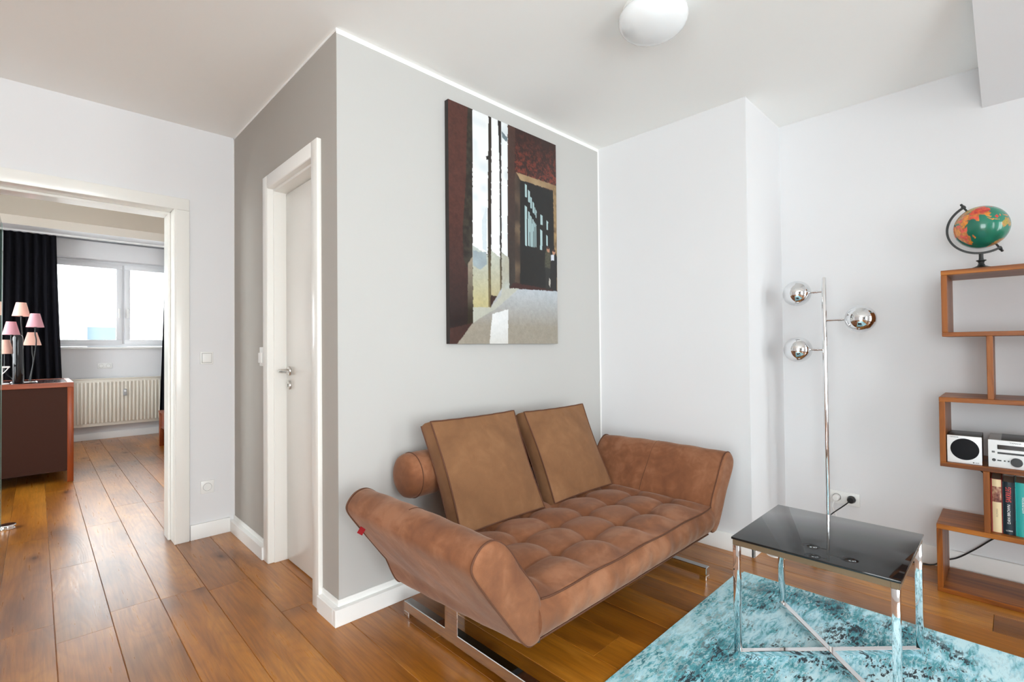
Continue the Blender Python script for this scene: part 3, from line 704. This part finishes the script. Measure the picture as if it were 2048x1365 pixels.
for sgn in (1, -1):
    lathe(bm, [(.004, GR-.002), (.0045, Rr), (.007, Rr+.004), (.007, Rr+.009), (.004, Rr+.012), (.0055, Rr+.016), (.004, Rr+.021), (0, Rr+.022)], GC, ax*sgn, 16)
mesh_obj('meridian_ring', bm, M_black, gb)
LAND = {  # rough outlines in (lon, lat), with a tint index
 'africa': (0, [(-17, 15), (-10, 28), (-5, 35), (10, 37), (20, 32), (33, 31), (37, 22), (43, 12), (51, 11), (45, 2), (40, -4), (40, -15), (35, -22), (31, -30), (20, -35), (15, -27), (12, -15), (9, 1), (5, 6), (-8, 5)]),
 'madagascar': (0, [(44, -24), (44, -16), (49, -12), (50, -16), (47, -25)]),
 'europe': (1, [(-9, 37), (-9, 43), (-1, 44), (0, 49), (8, 54), (8, 57), (5, 60), (15, 69), (28, 71), (45, 67), (60, 69), (60, 50), (50, 42), (40, 44), (28, 41), (23, 37), (15, 40), (8, 44), (0, 38)]),
 'russia': (3, [(60, 50), (60, 69), (75, 73), (105, 77), (140, 73), (178, 69), (178, 65), (162, 58), (155, 59), (141, 53), (132, 43), (120, 50), (100, 51), (85, 50)]),
 'mideast': (0, [(26, 37), (28, 41), (40, 41), (50, 42), (60, 50), (70, 45), (72, 36), (67, 25), (57, 26), (60, 22), (52, 16), (43, 13), (35, 28), (36, 36)]),
 'china': (2, [(72, 38), (70, 46), (85, 50), (100, 51), (120, 50), (132, 44), (122, 38), (122, 30), (115, 22), (108, 21), (98, 25), (85, 28), (78, 32)]),
 'india': (0, [(67, 25), (72, 36), (80, 31), (90, 28), (97, 27), (92, 22), (87, 21), (80, 14), (78, 8), (74, 14), (72, 20)]),
 'indochina': (0, [(92, 22), (98, 26), (108, 21), (109, 12), (105, 9), (101, 13), (104, 2), (101, 3), (98, 9), (97, 16)]),
 'sumatra': (0, [(95, 6), (104, -3), (106, -6), (102, -5), (97, 2)]), 'java': (0, [(105, -6), (115, -7.5), (115, -9), (106, -8)]),
 'borneo': (2, [(109, 1), (114, 4), (118, 6), (117, 0), (114, -4), (110, -3)]), 'sulawesi': (0, [(119, -5), (120, 1), (125, 1), (122, -5)]),
 'guinea': (0, [(131, -1), (141, -3), (150, -9), (140, -8), (133, -4)]),
 'australia': (3, [(114, -22), (122, -18), (130, -12), (136, -12), (140, -17), (143, -11), (146, -19), (153, -27), (150, -37), (140, -38), (131, -31), (124, -33), (115, -35)]),
 'japan': (2, [(130, 31), (136, 34), (141, 36), (142, 45), (139, 40), (132, 35)]),
 'antarctica': (1, [(-180, -90), (-180, -72), (-60, -66), (0, -70), (90, -66), (180, -72), (180, -90)]),
 'america': (1, [(-168, 66), (-130, 70), (-80, 74), (-56, 52), (-70, 43), (-81, 26), (-97, 20), (-85, 11), (-78, 8), (-60, 8), (-36, -7), (-40, -22), (-65, -54), (-74, -48), (-71, -18), (-81, -4), (-92, 15), (-115, 30), (-124, 45), (-150, 60)])}
TINT = {0: [(.75, .26, .03), (.62, .18, .04), (.70, .10, .05)], 1: [(.50, .22, .10), (.36, .20, .05), (.55, .26, .08)], 2: [(.60, .05, .03), (.66, .08, .03), (.55, .04, .03)], 3: [(.36, .26, .04), (.45, .20, .05), (.30, .28, .05)]}
def inpoly(px, py, poly):
    c = np.zeros(px.shape, bool); n = len(poly)
    for i in range(n):
        x1, y1 = poly[i]; x2, y2 = poly[(i+1) % n]
        cond = ((y1 > py) != (y2 > py)) & (px < (x2-x1)*(py-y1)/((y2-y1) if y2 != y1 else 1e-9)+x1)
        c ^= cond
    return c
rs = np.random.RandomState(5)
def vnoise(x, y, cell, seed=0):
    r = np.random.RandomState(seed).rand(64, 64); gx, gy = x/cell, y/cell; ix, iy = np.floor(gx).astype(int), np.floor(gy).astype(int); fx, fy = gx-ix, gy-iy
    fx, fy = fx*fx*(3-2*fx), fy*fy*(3-2*fy); g = lambda a, b: r[a % 64, b % 64]
    return g(ix, iy)*(1-fx)*(1-fy)+g(ix+1, iy)*fx*(1-fy)+g(ix, iy+1)*(1-fx)*fy+g(ix+1, iy+1)*fx*fy
bm = bmesh.new(); NLo, NLa = 240, 120
east = Vector((-1, 0, 0)); e0 = (east - ax*east.dot(ax)).normalized(); e1 = ax.cross(e0)   # meridian 72 E faces the room (-x)
vg, lon, lat = [], [], []
for j in range(NLa+1):
    la = -90+180*j/NLa; row = []
    for i in range(NLo):
        lo = -180+360*i/NLo; t = math.radians(lo-76); c = math.cos(math.radians(la))
        row.append(bm.verts.new(GC + (e0*math.cos(t)*c + e1*math.sin(t)*c + ax*math.sin(math.radians(la)))*GR)); lon.append(lo); lat.append(la)
    vg.append(row)
for j in range(NLa):
    for i in range(NLo): bm.faces.new((vg[j][i], vg[j][(i+1) % NLo], vg[j+1][(i+1) % NLo], vg[j+1][i]))
lon, lat = np.array(lon), np.array(lat)
wl = lon + 5*(vnoise(lon+200, lat+100, 7, 1)-.5); wa = lat + 5*(vnoise(lon+200, lat+100, 7, 2)-.5)
colr = np.zeros((len(lon), 4)); colr[:, 3] = 1; colr[:, :3] = (.010, .165, .105)
colr[:, :3] *= (.8+.5*vnoise(lon+200, lat+100, 24, 3))[:, None]
cell = (vnoise(lon+200, lat+100, 9, 4)*2.99).astype(int)
for k, (ti, poly) in LAND.items():
    msk = inpoly(wl, wa, poly); tt = np.array(TINT[ti])[cell]; colr[msk, :3] = tt[msk]*(.75+.5*vnoise(lon+200, lat+100, 4, 6))[msk][:, None]
M_globe = mat('printed_globe_gloss', (.1, .4, .3), .22, Coat_Weight=.4)
_a = N(M_globe, 'ShaderNodeAttribute', attribute_name='map'); L(M_globe, _a.outputs['Color'], P(M_globe).inputs[0])
ball = mesh_obj('ball', bm, M_globe, gb, ang=80)
ca = ball.data.color_attributes.new('map', 'FLOAT_COLOR', 'POINT'); ca.data.foreach_set('color', colr.astype(np.float32).ravel())

# ------------------------------------------------------------------ wall picture
PX0, PX1, PZ0, PZ1 = 1.481, 2.308, 1.172, 2.405
NU, NV = 260, 390
uu, vv = np.meshgrid(np.linspace(0, 1, NU+1), np.linspace(0, 1, NV+1)); u, v = uu.ravel(), vv.ravel()
G = {
 'leftcol': [(-.01, -.01), (.192, -.01), (.178, .914), (-.02, .95)], 'leftedge': [(.152, -.01), (.192, -.01), (.181, .662), (.141, .681), (.111, .65), (.105, .519), (.132, .333), (.143, .139)],
 'leftfoot': [(-.02, .94), (.178, .912), (.044, 1.01), (-.02, 1.01)], 'leftstone': [(.145, .664), (.183, .628), (.183, .911), (.138, .926)],
 'win1': [(.192, -.01), (.328, -.01), (.311, .608), (.27, .605), (.184, .582)], 'sill1': [(.184, .582), (.27, .605), (.335, .615), (.33, .841), (.184, .844)],
 'arch': [(.186, .60), (.235, .607), (.30, .60), (.302, .655), (.245, .682), (.186, .668)],
 'pil1': [(.328, -.01), (.353, -.01), (.339, .615), (.33, .841), (.313, .843), (.313, .496)], 'win2': [(.353, -.01), (.423, -.01), (.423, .616), (.342, .59)],
 'sill2': [(.339, .59), (.423, .616), (.427, .789), (.335, .788)], 'pil2': [(.409, -.01), (.441, -.01), (.43, .788), (.416, .789), (.423, .217)],
 'win3': [(.441, -.01), (.501, -.01), (.489, .607), (.434, .589)], 'win3d': [(.444, .04), (.496, .061), (.495, .084), (.447, .071)],
 'sill3': [(.434, .591), (.503, .61), (.504, .749), (.434, .751)], 'pil3': [(.501, -.01), (.576, -.01), (.577, .719), (.504, .749), (.497, .476)],
 'red': [(.572, -.01), (1.01, -.01), (1.01, .212), (.586, .208), (.563, .221)], 'frameL': [(.567, .21), (.618, .201), (.607, .721), (.557, .715)],
 'frameT': [(.579, .206), (1.01, .206), (1.01, .235), (.615, .236)], 'frameR': [(.964, .221), (1.01, .22), (1.01, .736), (.973, .735)],
 'door': [(.615, .236), (.964, .241), (.973, .735), (.607, .737)], 'base': [(.504, .748), (.538, .72), (1.01, .733), (1.01, .742), (.817, .745), (.634, .747)],
 'floor': [(.184, .844), (.33, .841), (.434, .751), (.504, .748), (1.01, .738), (1.01, 1.01), (-.02, 1.01), (.044, 1.0), (.183, .911)],
 'pale': [(.184, .844), (.33, .841), (.427, .784), (.434, .751), (.595, .745), (.372, .848), (.183, .911)], 'glare': [(.346, .87), (.49, .844), (.486, 1.01), (.318, 1.01)],
 'ridge': [(.302, .181), (.333, .172), (.331, .193), (.306, .198)]}
SL = [[(.664, .247), (.684, .251), (.683, .31), (.663, .309)], [(.695, .271), (.713, .276), (.712, .329), (.694, .328)], [(.719, .3), (.733, .306), (.733, .355), (.718, .354)], [(.741, .321), (.756, .327), (.755, .376), (.74, .374)], [(.759, .342), (.769, .349), (.769, .384), (.758, .381)], [(.773, .355), (.781, .362), (.78, .397), (.772, .394)], [(.661, .35), (.682, .355), (.678, .54), (.658, .538)], [(.693, .371), (.71, .377), (.706, .539), (.69, .537)], [(.715, .39), (.729, .397), (.727, .54), (.712, .538)], [(.735, .402), (.747, .408), (.745, .54), (.733, .538)], [(.753, .414), (.762, .421), (.759, .539), (.751, .536)], [(.768, .422), (.777, .429), (.775, .538), (.766, .534)], [(.821, .372), (.844, .377), (.844, .423), (.82, .422)], [(.817, .445), (.84, .45), (.838, .546), (.815, .544)], [(.888, .393), (.904, .4), (.903, .44), (.886, .439)], [(.883, .466), (.898, .471), (.897, .52), (.881, .517)]]
def s2l(c): return tuple(((x/255)/12.92 if x/255 <= .04045 else ((x/255+.055)/1.055)**2.4) for x in c)
cimg = np.tile(np.array(s2l((60, 38, 32))), (len(u), 1))
n1 = vnoise(u*100+3, v*150, 2.2, 11); n2 = vnoise(u*100, v*150+9, .8, 12); n3 = vnoise(u*100, v*150, 7, 13)
wu = u + .004*(vnoise(u*100, v*150, 1.5, 14)-.5); wv_ = v + .004*(vnoise(u*100, v*150, 1.5, 15)-.5)
def fill(poly, c, c2=None, t=None, nz=0, sharp=False):
    m = inpoly(u if sharp else wu, v if sharp else wv_, poly); a = np.array(s2l(c))[None, :]
    if c2 is not None: a = a*(1-t[m])[:, None] + np.array(s2l(c2))[None, :]*t[m][:, None]
    if nz: a = a*(1-nz+2*nz*(.5*n1+.5*n2)[m])[:, None]
    cimg[m] = a
cl = lambda x: np.clip(x, 0, 1)
fill(G['leftcol'], (82, 44, 36), (32, 17, 15), cl((v-.45)*2.2), .35); fill(G['leftedge'], (34, 27, 22), (58, 52, 42), n1, .4)
fill(G['win1'], (248, 250, 250), (222, 232, 238), cl(n3*1.6-.8)); fill(G['sill1'], (188, 196, 190), (196, 186, 138), cl((v-.60)*4.5), .14); fill(G['arch'], (172, 186, 192), (150, 164, 170), n3, .08); fill([(.262, .47), (.305, .40), (.30, .60), (.268, .59)], (218, 230, 236), nz=.04)
fill(G['leftstone'], (150, 138, 120), (44, 36, 20), cl((v-.66)*5), .2)
fill(G['win2'], (250, 252, 252)); fill(G['win3'], (246, 250, 252), (214, 224, 228), cl(n3*2-1)); fill(G['win3d'], (110, 128, 136), nz=.2)
fill(G['sill2'], (196, 200, 186), (188, 178, 140), cl((v-.62)*6), .15); fill(G['sill3'], (190, 196, 188), (178, 172, 150), n3, .12)
fill(G['pil1'], (44, 34, 26), (120, 106, 70), cl((v-.56)*5), .3); fill(G['pil2'], (30, 24, 22), (110, 98, 70), cl((v-.56)*5), .3); fill(G['ridge'], (30, 26, 24))
fill(G['pil3'], (74, 46, 38), (52, 44, 38), cl(v*1.5), .22); fill(G['red'], (48, 20, 16), (122, 50, 34), cl((n1*.5+n2*.5-.42)*3.2)*cl(v*6), .25)
fill(G['frameL'], (58, 44, 36), (112, 92, 70), cl(n3*1.2-.2), .15); fill(G['frameT'], (176, 150, 112), (140, 112, 80), n3, .1); fill(G['frameR'], (182, 152, 106), (100, 78, 52), n1, .15)
fill(G['door'], (14, 15, 14), (22, 20, 18), n1); fill(G['base'], (62, 26, 22), nz=.2)
fill(G['floor'], (168, 166, 160), (150, 146, 134), cl((v-.78)*4), .16); fill(G['floor'], (190, 198, 205), (160, 152, 138), cl((v-.74)*5.5), .13)
fill(G['pale'], (192, 193, 180), nz=.08); fill(G['glare'], (236, 238, 238), (214, 212, 206), cl((v-.9)*8), .07); fill(G['leftfoot'], (66, 38, 32), nz=.25)
for s_ in SL: fill(s_, (176, 204, 206), sharp=True)
fill([(.886, .53), (.921, .532), (.929, .565), (.925, .63), (.862, .629), (.868, .561)], (84, 84, 66), (50, 50, 40), n2, sharp=True); fill([(.868, .625), (.925, .63), (.917, .735), (.873, .735)], (38, 36, 34), sharp=True)
fill([(.942, .555), (.983, .541), (1.002, .569), (.992, .737), (.943, .736), (.932, .624)], (26, 24, 26), sharp=True)
fill([(.933, .56), (.968, .557), (.966, .585), (.932, .588)], (220, 226, 236), sharp=True); fill([(.909, .675), (.926, .684), (.921, .723), (.906, .709)], (196, 190, 180), sharp=True)
for hu, hv in ((.903, .538), (.965, .545)): cimg[((u-hu)/.016)**2+((v-hv)/.013)**2 < 1] = s2l((190, 140, 112))
for hu, hv in ((.900, .528), (.966, .536)): cimg[((u-hu)/.016)**2+((v-hv)/.007)**2 < 1] = s2l((70, 40, 32))
cimg *= .80
pic = thing('wall_picture', 'tall frameless photo canvas of a sunlit hall on the gray wall above the sofa', 'picture', ((PX0+PX1)/2, YA-.002, (PZ0+PZ1)/2))
bm = bmesh.new(); g = [[bm.verts.new((PX0+(PX1-PX0)*uu[j, i], YA-.030, PZ1-(PZ1-PZ0)*vv[j, i])) for i in range(NU+1)] for j in range(NV+1)]
for j in range(NV):
    for i in range(NU): bm.faces.new((g[j][i], g[j+1][i], g[j+1][i+1], g[j][i+1]))
M_pic2 = mat('glossy_photo_print', (.5, .5, .5), .3, Coat_Weight=.15); _a = N(M_pic2, 'ShaderNodeAttribute', attribute_name='print'); L(M_pic2, _a.outputs['Color'], P(M_pic2).inputs[0])
ph = mesh_obj('photo_print', bm, M_pic2, pic, smooth=False)
ca = ph.data.color_attributes.new('print', 'FLOAT_COLOR', 'POINT'); ca.data.foreach_set('color', np.hstack([cimg, np.ones((len(u), 1))]).astype(np.float32).ravel())
mesh_obj('stretcher', BX(PX0, PX1, YA-.0295, YA-.001, PZ0, PZ1), mat('black_canvas_edge', (.02, .014, .012), .6), pic)

# ------------------------------------------------------------------ ceiling lamp
cx, cy = 1.785, 1.0
cl_ = thing('ceiling_lamp', 'round white opal glass ceiling lamp on the living room ceiling', 'ceiling lamp', (cx, cy, H))
bm = bmesh.new(); lathe(bm, [(0, 0), (.118, 0), (.120, -.004), (.120, -.022), (.112, -.026)], (cx, cy, H), seg=64); mesh_obj('mount', bm, M_plast, cl_)
bm = bmesh.new(); lathe(bm, [(.118, -.018), (.130, -.028), (.136, -.040), (.136, -.050)] + [(.136*math.cos(a), -.050-.072*math.sin(a)) for a in [math.pi/2*k/14 for k in range(1, 15)]], (cx, cy, H), seg=72); mesh_obj('glass_shade', bm, M_dom, cl_, ang=80)

# ------------------------------------------------------------------ switches and sockets
def plate_y(name, label, cat, x0, x1, z0, z1, y, kind):
    c = ((x0+x1)/2, y, (z0+z1)/2); t = thing(name, label, cat, c)
    mesh_obj('frame', BX(x0, x1, y-.009, y-.0002, z0, z1, bev=.002), M_plast, t); m = .010
    if kind == 'switch': mesh_obj('gap_shadow', BX(x0+m-.0015, x1-m+.0015, y-.0094, y-.008, z0+m-.0015, z1-m+.0015), M_grey, t); mesh_obj('rocker', BX(x0+m, x1-m, y-.0135, y-.008, z0+m, z1-m, bev=.0015), M_plast, t)  # dark sheet stands in for the shadow line round the rocker
    else:
        n = kind; w = (x1-x0)/n
        for k in range(n):
            xc = x0+w*(k+.5); zc = c[2]; bm = bmesh.new()
            lathe(bm, [(.0225, .0005), (.0225, .002), (.020, .002), (.019, -.007), (0, -.007)], (xc, y-.009, zc), (0, -1, 0), 32)
            so = mesh_obj('socket_cup', bm, M_plast, t)
            bm = bmesh.new(); lathe(bm, [(.0222, .0003), (.0236, .0003), (.0236, .0012), (.0226, .0016)], (xc, y-.009, zc), (0, -1, 0), 32, capends=False); mesh_obj('rim', bm, M_grey, so)  # dark ring draws in the shadow line round the cup
            bm = bmesh.new()
            for dx in (-.0095, .0095): lathe(bm, [(.0028, 0), (0, .0004)], (xc+dx, y-.0025, zc), (0, -1, 0), 10)
            box(bm, xc-.0025, xc+.0025, y-.009, y-.0015, zc+.015, zc+.0185); box(bm, xc-.0025, xc+.0025, y-.009, y-.0015, zc-.0185, zc-.015)
            mesh_obj('contacts', bm, M_grey, so)
    return t
plate_y('light_switch', 'square white rocker light switch on the white wall right of the bedroom doorway', 'light switch', .724, .794, 1.066, 1.142, YE, 'switch')
plate_y('power_socket', 'single white wall socket low on the wall right of the bedroom doorway', 'socket', .726, .798, .268, .346, YE, 1)
plate_y('power_socket', 'double white wall socket under the bedroom window above the radiator', 'socket', .579, .727, .925, .995, 8.4, 2)
t = thing('light_switch', 'white rocker switch on the gray wall beside the bathroom door frame', 'light switch', (XB, 2.99, 1.107))
mesh_obj('frame', BX(XB-.009, XB-.0002, 2.902, 2.976, 1.060, 1.166, bev=.002), M_plast, t); mesh_obj('rocker', BX(XB-.020, XB-.008, 2.915, 2.965, 1.078, 1.135, bev=.003), M_plast, t)
# double socket on the right wall with two plugs
t = thing('power_socket', 'double white wall socket low on the right wall behind the floor lamp', 'socket', (XD, .70, .262))
mesh_obj('frame', BX(XD-.009, XD-.0002, .628, .776, .226, .298, bev=.002), M_plast, t)
for yc_ in (.739, .667):
    bm = bmesh.new(); lathe(bm, [(.026, 0), (.026, .0015), (.021, .0018), (.020, -.004), (0, -.004)], (XD-.009, yc_, .262), (-1, 0, 0), 32); mesh_obj('socket_cup', bm, M_plast, t)
def plug(label, yc_, m, path):
    t = thing('power_plug', label, 'plug', (XD-.01, yc_, .262)); bm = bmesh.new()
    lathe(bm, [(0, 0), (.0185, 0), (.0185, .022), (.015, .030), (0, .031)], (XD-.0095, yc_, .262), (-1, 0, 0), 28); mesh_obj('plug_body', bm, m, t)
    bm = bmesh.new(); tube(bm, smooth_path(path, 8), .0032, 8); mesh_obj('cord', bm, m, t)
plug('black round plug with a black cord in the right side of the double socket', .667, M_dkplast, [(XD-.030, .675, .252), (XD-.034, .700, .225), (XD-.036, .76, .165), (XD-.035, .80, .11), (XD-.045, .80, .03), (XD-.09, .80, .0035)])
plug('cream round plug with a white cord in the left side of the double socket', .739, M_plast, [(XD-.030, .745, .250), (XD-.034, .755, .21), (XD-.034, .74, .16), (XD-.034, .77, .10), (XD-.05, .86, .004), (3.15, .93, .004), (2.93, .955, .006)])
t = thing('foot_dimmer', 'white round foot dimmer on the floor at the wall corner behind the table', 'dimmer', (2.915, .925, 0))
M_clear = mat('clear_plastic', (.9, .88, .9), .1, Transmission_Weight=.55)
bm = bmesh.new(); lathe(bm, [(0, 0), (.038, 0), (.041, .006), (.040, .016), (.034, .024), (.02, .029), (0, .030)], (2.905, .935, 0), seg=36); mesh_obj('housing', bm, M_clear, t)
bm = bmesh.new(); lathe(bm, [(.042, 0), (.042, .005), (.039, .006)], (2.905, .935, 0), seg=36); mesh_obj('rim', bm, M_plast, t)
# black cable running behind the shelf
bm = bmesh.new(); tube(bm, smooth_path([(3.335, -.05, .26), (3.336, .03, .238), (3.335, .083, .205), (3.333, .155, .130), (3.330, .22, .070), (3.325, .272, .043), (3.318, .31, .012), (3.31, .36, .004), (3.30, .45, .004), (3.29, .55, .004)], 8), .0035, 8)
tag(mesh_obj('power_cable', bm, M_dkplast, loc=(3.33, .15, .13)), 'thin black cable hanging behind the lowest shelf down to the baseboard', 'cable')
bm = bmesh.new(); tube(bm, smooth_path([(3.315, .20, .60), (3.325, .16, .56), (3.33, .10, .50), (3.33, .0, .46), (3.33, -.12, .44)], 8), .003, 8)
tag(mesh_obj('speaker_cable', bm, M_dkplast, loc=(3.33, .10, .52)), 'thin dark cable behind the middle shelf above the books', 'cable')

# ------------------------------------------------------------------ bedroom things
# door stopper puck on the floor at the glass door
bm = bmesh.new(); lathe(bm, [(0, 0), (.036, 0), (.038, .003), (.034, .008), (.028, .012), (.034, .017), (.042, .021), (.042, .025), (.038, .028), (0, .029)], (-.130, 4.60, 0), seg=40)
tag(mesh_obj('door_stopper', bm, M_chrome, loc=(-.130, 4.60, 0)), 'round chrome door stopper on the floor by the glass door', 'door stopper')
# sideboard
dr = thing('sideboard', 'cherry wood sideboard with dark brown side panel at the left of the bedroom', 'sideboard', (-.5, 6.32, 0))
DX0, DX1, DY0, DY1, DZ = -1.35, .243, 5.86, 6.80, .880
for (xx, yy) in ((DX1-.042, DY0), (DX0, DY0), (DX1-.042, DY1-.042), (DX0, DY1-.042)): mesh_obj('leg', BX(xx, xx+.042, yy, yy+.042, 0, DZ-.042, bev=.002), M_cherZ, dr)
bm = bmesh.new(); box(bm, DX0, DX1, DY0, DY0+.042, DZ-.042, DZ, .002, 1); box(bm, DX0, DX1, DY1-.042, DY1, DZ-.042, DZ, .002, 1); box(bm, DX0, DX0+.042, DY0+.042, DY1-.042, DZ-.042, DZ, .002, 1); box(bm, DX1-.042, DX1, DY0+.042, DY1-.042, DZ-.042, DZ, .002, 1)
mesh_obj('top_frame', bm, M_cherX, dr); mesh_obj('top_panel', BX(DX0+.042, DX1-.042, DY0+.042, DY1-.042, DZ-.03, DZ-.003), mat('dark_glossy_top', (.05, .02, .02), .15), dr)
mesh_obj('side_panel', BX(DX0+.042, DX1-.042, DY0+.008, DY0+.03, .10, DZ-.042), M_dkpanel, dr)
bm = bmesh.new(); box(bm, DX0+.01, DX1-.01, DY0+.03, DY1-.01, .10, DZ-.045); mesh_obj('body', bm, M_dkpanel, dr)
# five-shade table lamp
tl = thing('table_lamp', 'table lamp with five small pink and peach shades on dark stems, on the sideboard', 'table lamp', (-.07, 6.1, DZ))
def shade(x, y, zt, zb, rt, rb, m):
    bm = bmesh.new(); lathe(bm, [(rt, zt), (rb, zb), (rb-.002, zb), (rt-.002, zt-.001)], (x, y, 0), seg=36, capends=False)
    s = mesh_obj('lamp_shade', bm, m, tl)
    bm = bmesh.new(); lathe(bm, [(.010, zb-.004), (.010, zb+.03), (.004, zb+.04)], (x, y, 0), seg=12); mesh_obj('bulb_holder', bm, M_black, s)
for x, y, zt, zb, rt, rb, m in ((-.095, 6.13, 1.590, 1.470, .033, .059, M_peach), (-.006, 6.05, 1.492, 1.371, .031, .060, M_pink), (-.156, 6.10, 1.418, 1.304, .031, .057, M_pink), (-.024, 6.15, 1.328, 1.212, .031, .061, M_peach), (-.192, 6.02, 1.258, 1.138, .031, .058, M_peach)):
    shade(x, y, zt, zb, rt, rb, m)
    bm = bmesh.new(); bx_ = -.075 + .45*(x+.095); tube(bm, smooth_path([(x, y, zb), (x, y, zb-.06), (x+.006, y, zb-.16), (bx_, 6.10, DZ+.012)], 8), .0042, 8); mesh_obj('stem', bm, M_black, tl)
bm = bmesh.new(); lathe(bm, [(0, 0), (.085, 0), (.087, .006), (.08, .014), (0, .016)], (-.075, 6.10, DZ), seg=36); mesh_obj('base', bm, M_chrome, tl)
# tall black vase-like column in front of the lamp
bm = bmesh.new(); lathe(bm, [(0, 0), (.031, 0), (.033, .004), (.033, .38), (.030, .405), (.022, .418), (.018, .42), (0, .42)], (-.111, 5.955, DZ), seg=32)
tag(mesh_obj('vase', bm, mat('gloss_black_glaze', (.006, .006, .007), .08), loc=(-.111, 5.955, DZ)), 'slim tall glossy black column vase standing in front of the shaded lamp', 'vase')
t = thing('charging_dock', 'small white charging dock with a looping white cord at the sideboard edge', 'charger', (-.19, 5.92, DZ))
bm = bmesh.new(); tube(bm, [(-.205, 5.91, DZ), (-.205, 5.91, 1.03)], .008, 10); box(bm, -.30, -.156, 5.895, 5.93, 1.020, 1.034, .004, 2); mesh_obj('stand', bm, M_plast, t)
bm = bmesh.new(); tube(bm, smooth_path([(-.165, 5.90, 1.022), (-.185, 5.895, .99), (-.215, 5.89, .95), (-.235, 5.89, .91), (-.22, 5.90, .886), (-.175, 5.90, .885), (-.165, 5.93, .886), (-.19, 5.96, .886), (-.22, 5.96, .886)], 8), .0035, 8); mesh_obj('cord', bm, M_plast, t)
# radiator
rd = thing('radiator', 'cream ribbed panel radiator under the bedroom window', 'radiator', (.75, 8.29, .18))
bm = bmesh.new(); rx0, rx1, n = .18, 1.262, 26; wz = (rx1-rx0-.03)/n
box(bm, rx0, rx1, 8.27, 8.33, .185, .79, .006, 2)
for k in range(n):
    x = rx0+.015+wz*k; box(bm, x+wz*.22, x+wz*.78, 8.252, 8.272, .225, .755, .007, 2)
mesh_obj('panel', bm, M_rad, rd)
mesh_obj('top_grille', BX(rx0-.003, rx1+.003, 8.262, 8.345, .789, .800, bev=.003), M_rad, rd)
for xx in (.30, 1.10): mesh_obj('wall_bracket', BX(xx, xx+.04, 8.33, 8.399, .35, .65), M_rad, rd)
bm = bmesh.new(); box(bm, .83, .868, 8.235, 8.258, .565, .652, .006, 2); al = mesh_obj('heat_meter', bm, mat('grey_meter_plastic', (.40, .40, .40), .4), rd)
mesh_obj('meter_window', BX(.838, .860, 8.2335, 8.2355, .615, .638), M_spk, al)
# curtains
def curtain(label, x0, x1, xb0, xb1, y, z0):
    bm = bmesh.new(); K = 90; J = 24; g = []
    for j in range(J+1):
        t = j/J; z = 2.572 + (z0-2.572)*t; a = x0+(xb0-x0)*t**1.2; b = x1+(xb1-x1)*t**1.2
        g.append([bm.verts.new((a+(b-a)*i/K, y + .028*math.sin(i/K*2*math.pi*6+.5*math.sin(t*3)) * (.7+.5*t), z)) for i in range(K+1)])
    for r0, r1 in zip(g, g[1:]):
        for i in range(K): bm.faces.new((r0[i], r0[i+1], r1[i+1], r1[i]))
    bmesh.ops.solidify(bm, geom=bm.faces[:], thickness=.003)
    return tag(mesh_obj('curtain', bm, M_curtain, loc=((x0+x1)/2, y, z0)), label, 'curtain', 'black curtains at the bedroom window')
curtain('long black curtain hanging behind the pink shaded lamp, left of the bedroom window', -.275, .175, -.285, .262, 8.16, .02)
curtain('black curtain hanging at the right end of the bedroom window beside the bed', 1.275, 1.70, 1.205, 1.72, 8.16, .02)
# bed
bd = thing('bed', 'cherry wood bed with white bedding, its corner just visible past the doorway', 'bed', (1.9, 6.5, 0))
for xx, yy in ((1.073, 7.22), (1.073, 5.60), (2.93, 7.22), (2.93, 5.60)): mesh_obj('leg', BX(xx, xx+.055, yy, yy+.055, 0, .405, bev=.002), M_cherZ, bd)
bm = bmesh.new(); box(bm, 1.068, 1.14, 5.60, 7.278, .405, .428, .003, 1); box(bm, 1.085, 1.11, 5.655, 7.22, .22, .405, .002, 1); mesh_obj('side_rail', bm, M_cherY, bd)
for yy in (7.25, 5.60): mesh_obj('end_rail', BX(1.14, 2.985, yy, yy+.025, .22, .428, bev=.002), M_cherX, bd)
bm = bmesh.new(); box(bm, 1.125, 2.96, 5.64, 7.23, .33, .575, .045, 4); mesh_obj('mattress', bm, M_bed, bd)
# pale house across the street, seen overexposed through the bedroom window
hs = thing('building', 'pale rendered house across the street seen through the bedroom window', 'building', (2, 17.3, -3))
mesh_obj('facade', BX(-9, 12, 17, 20, -3, 5.2), M_facade, hs)
for xw in (-2.2, .96, 4.1):
    f = mesh_obj('window', BX(xw-.08, xw+.93, 16.95, 17.0, 1.16, 2.60), M_spk, hs); mesh_obj('pane', BX(xw, xw+.85, 16.94, 16.951, 1.24, 1.80), M_dkwin, f)
for o in list(bpy.data.objects):
    if '_o' in o: del o['_o']
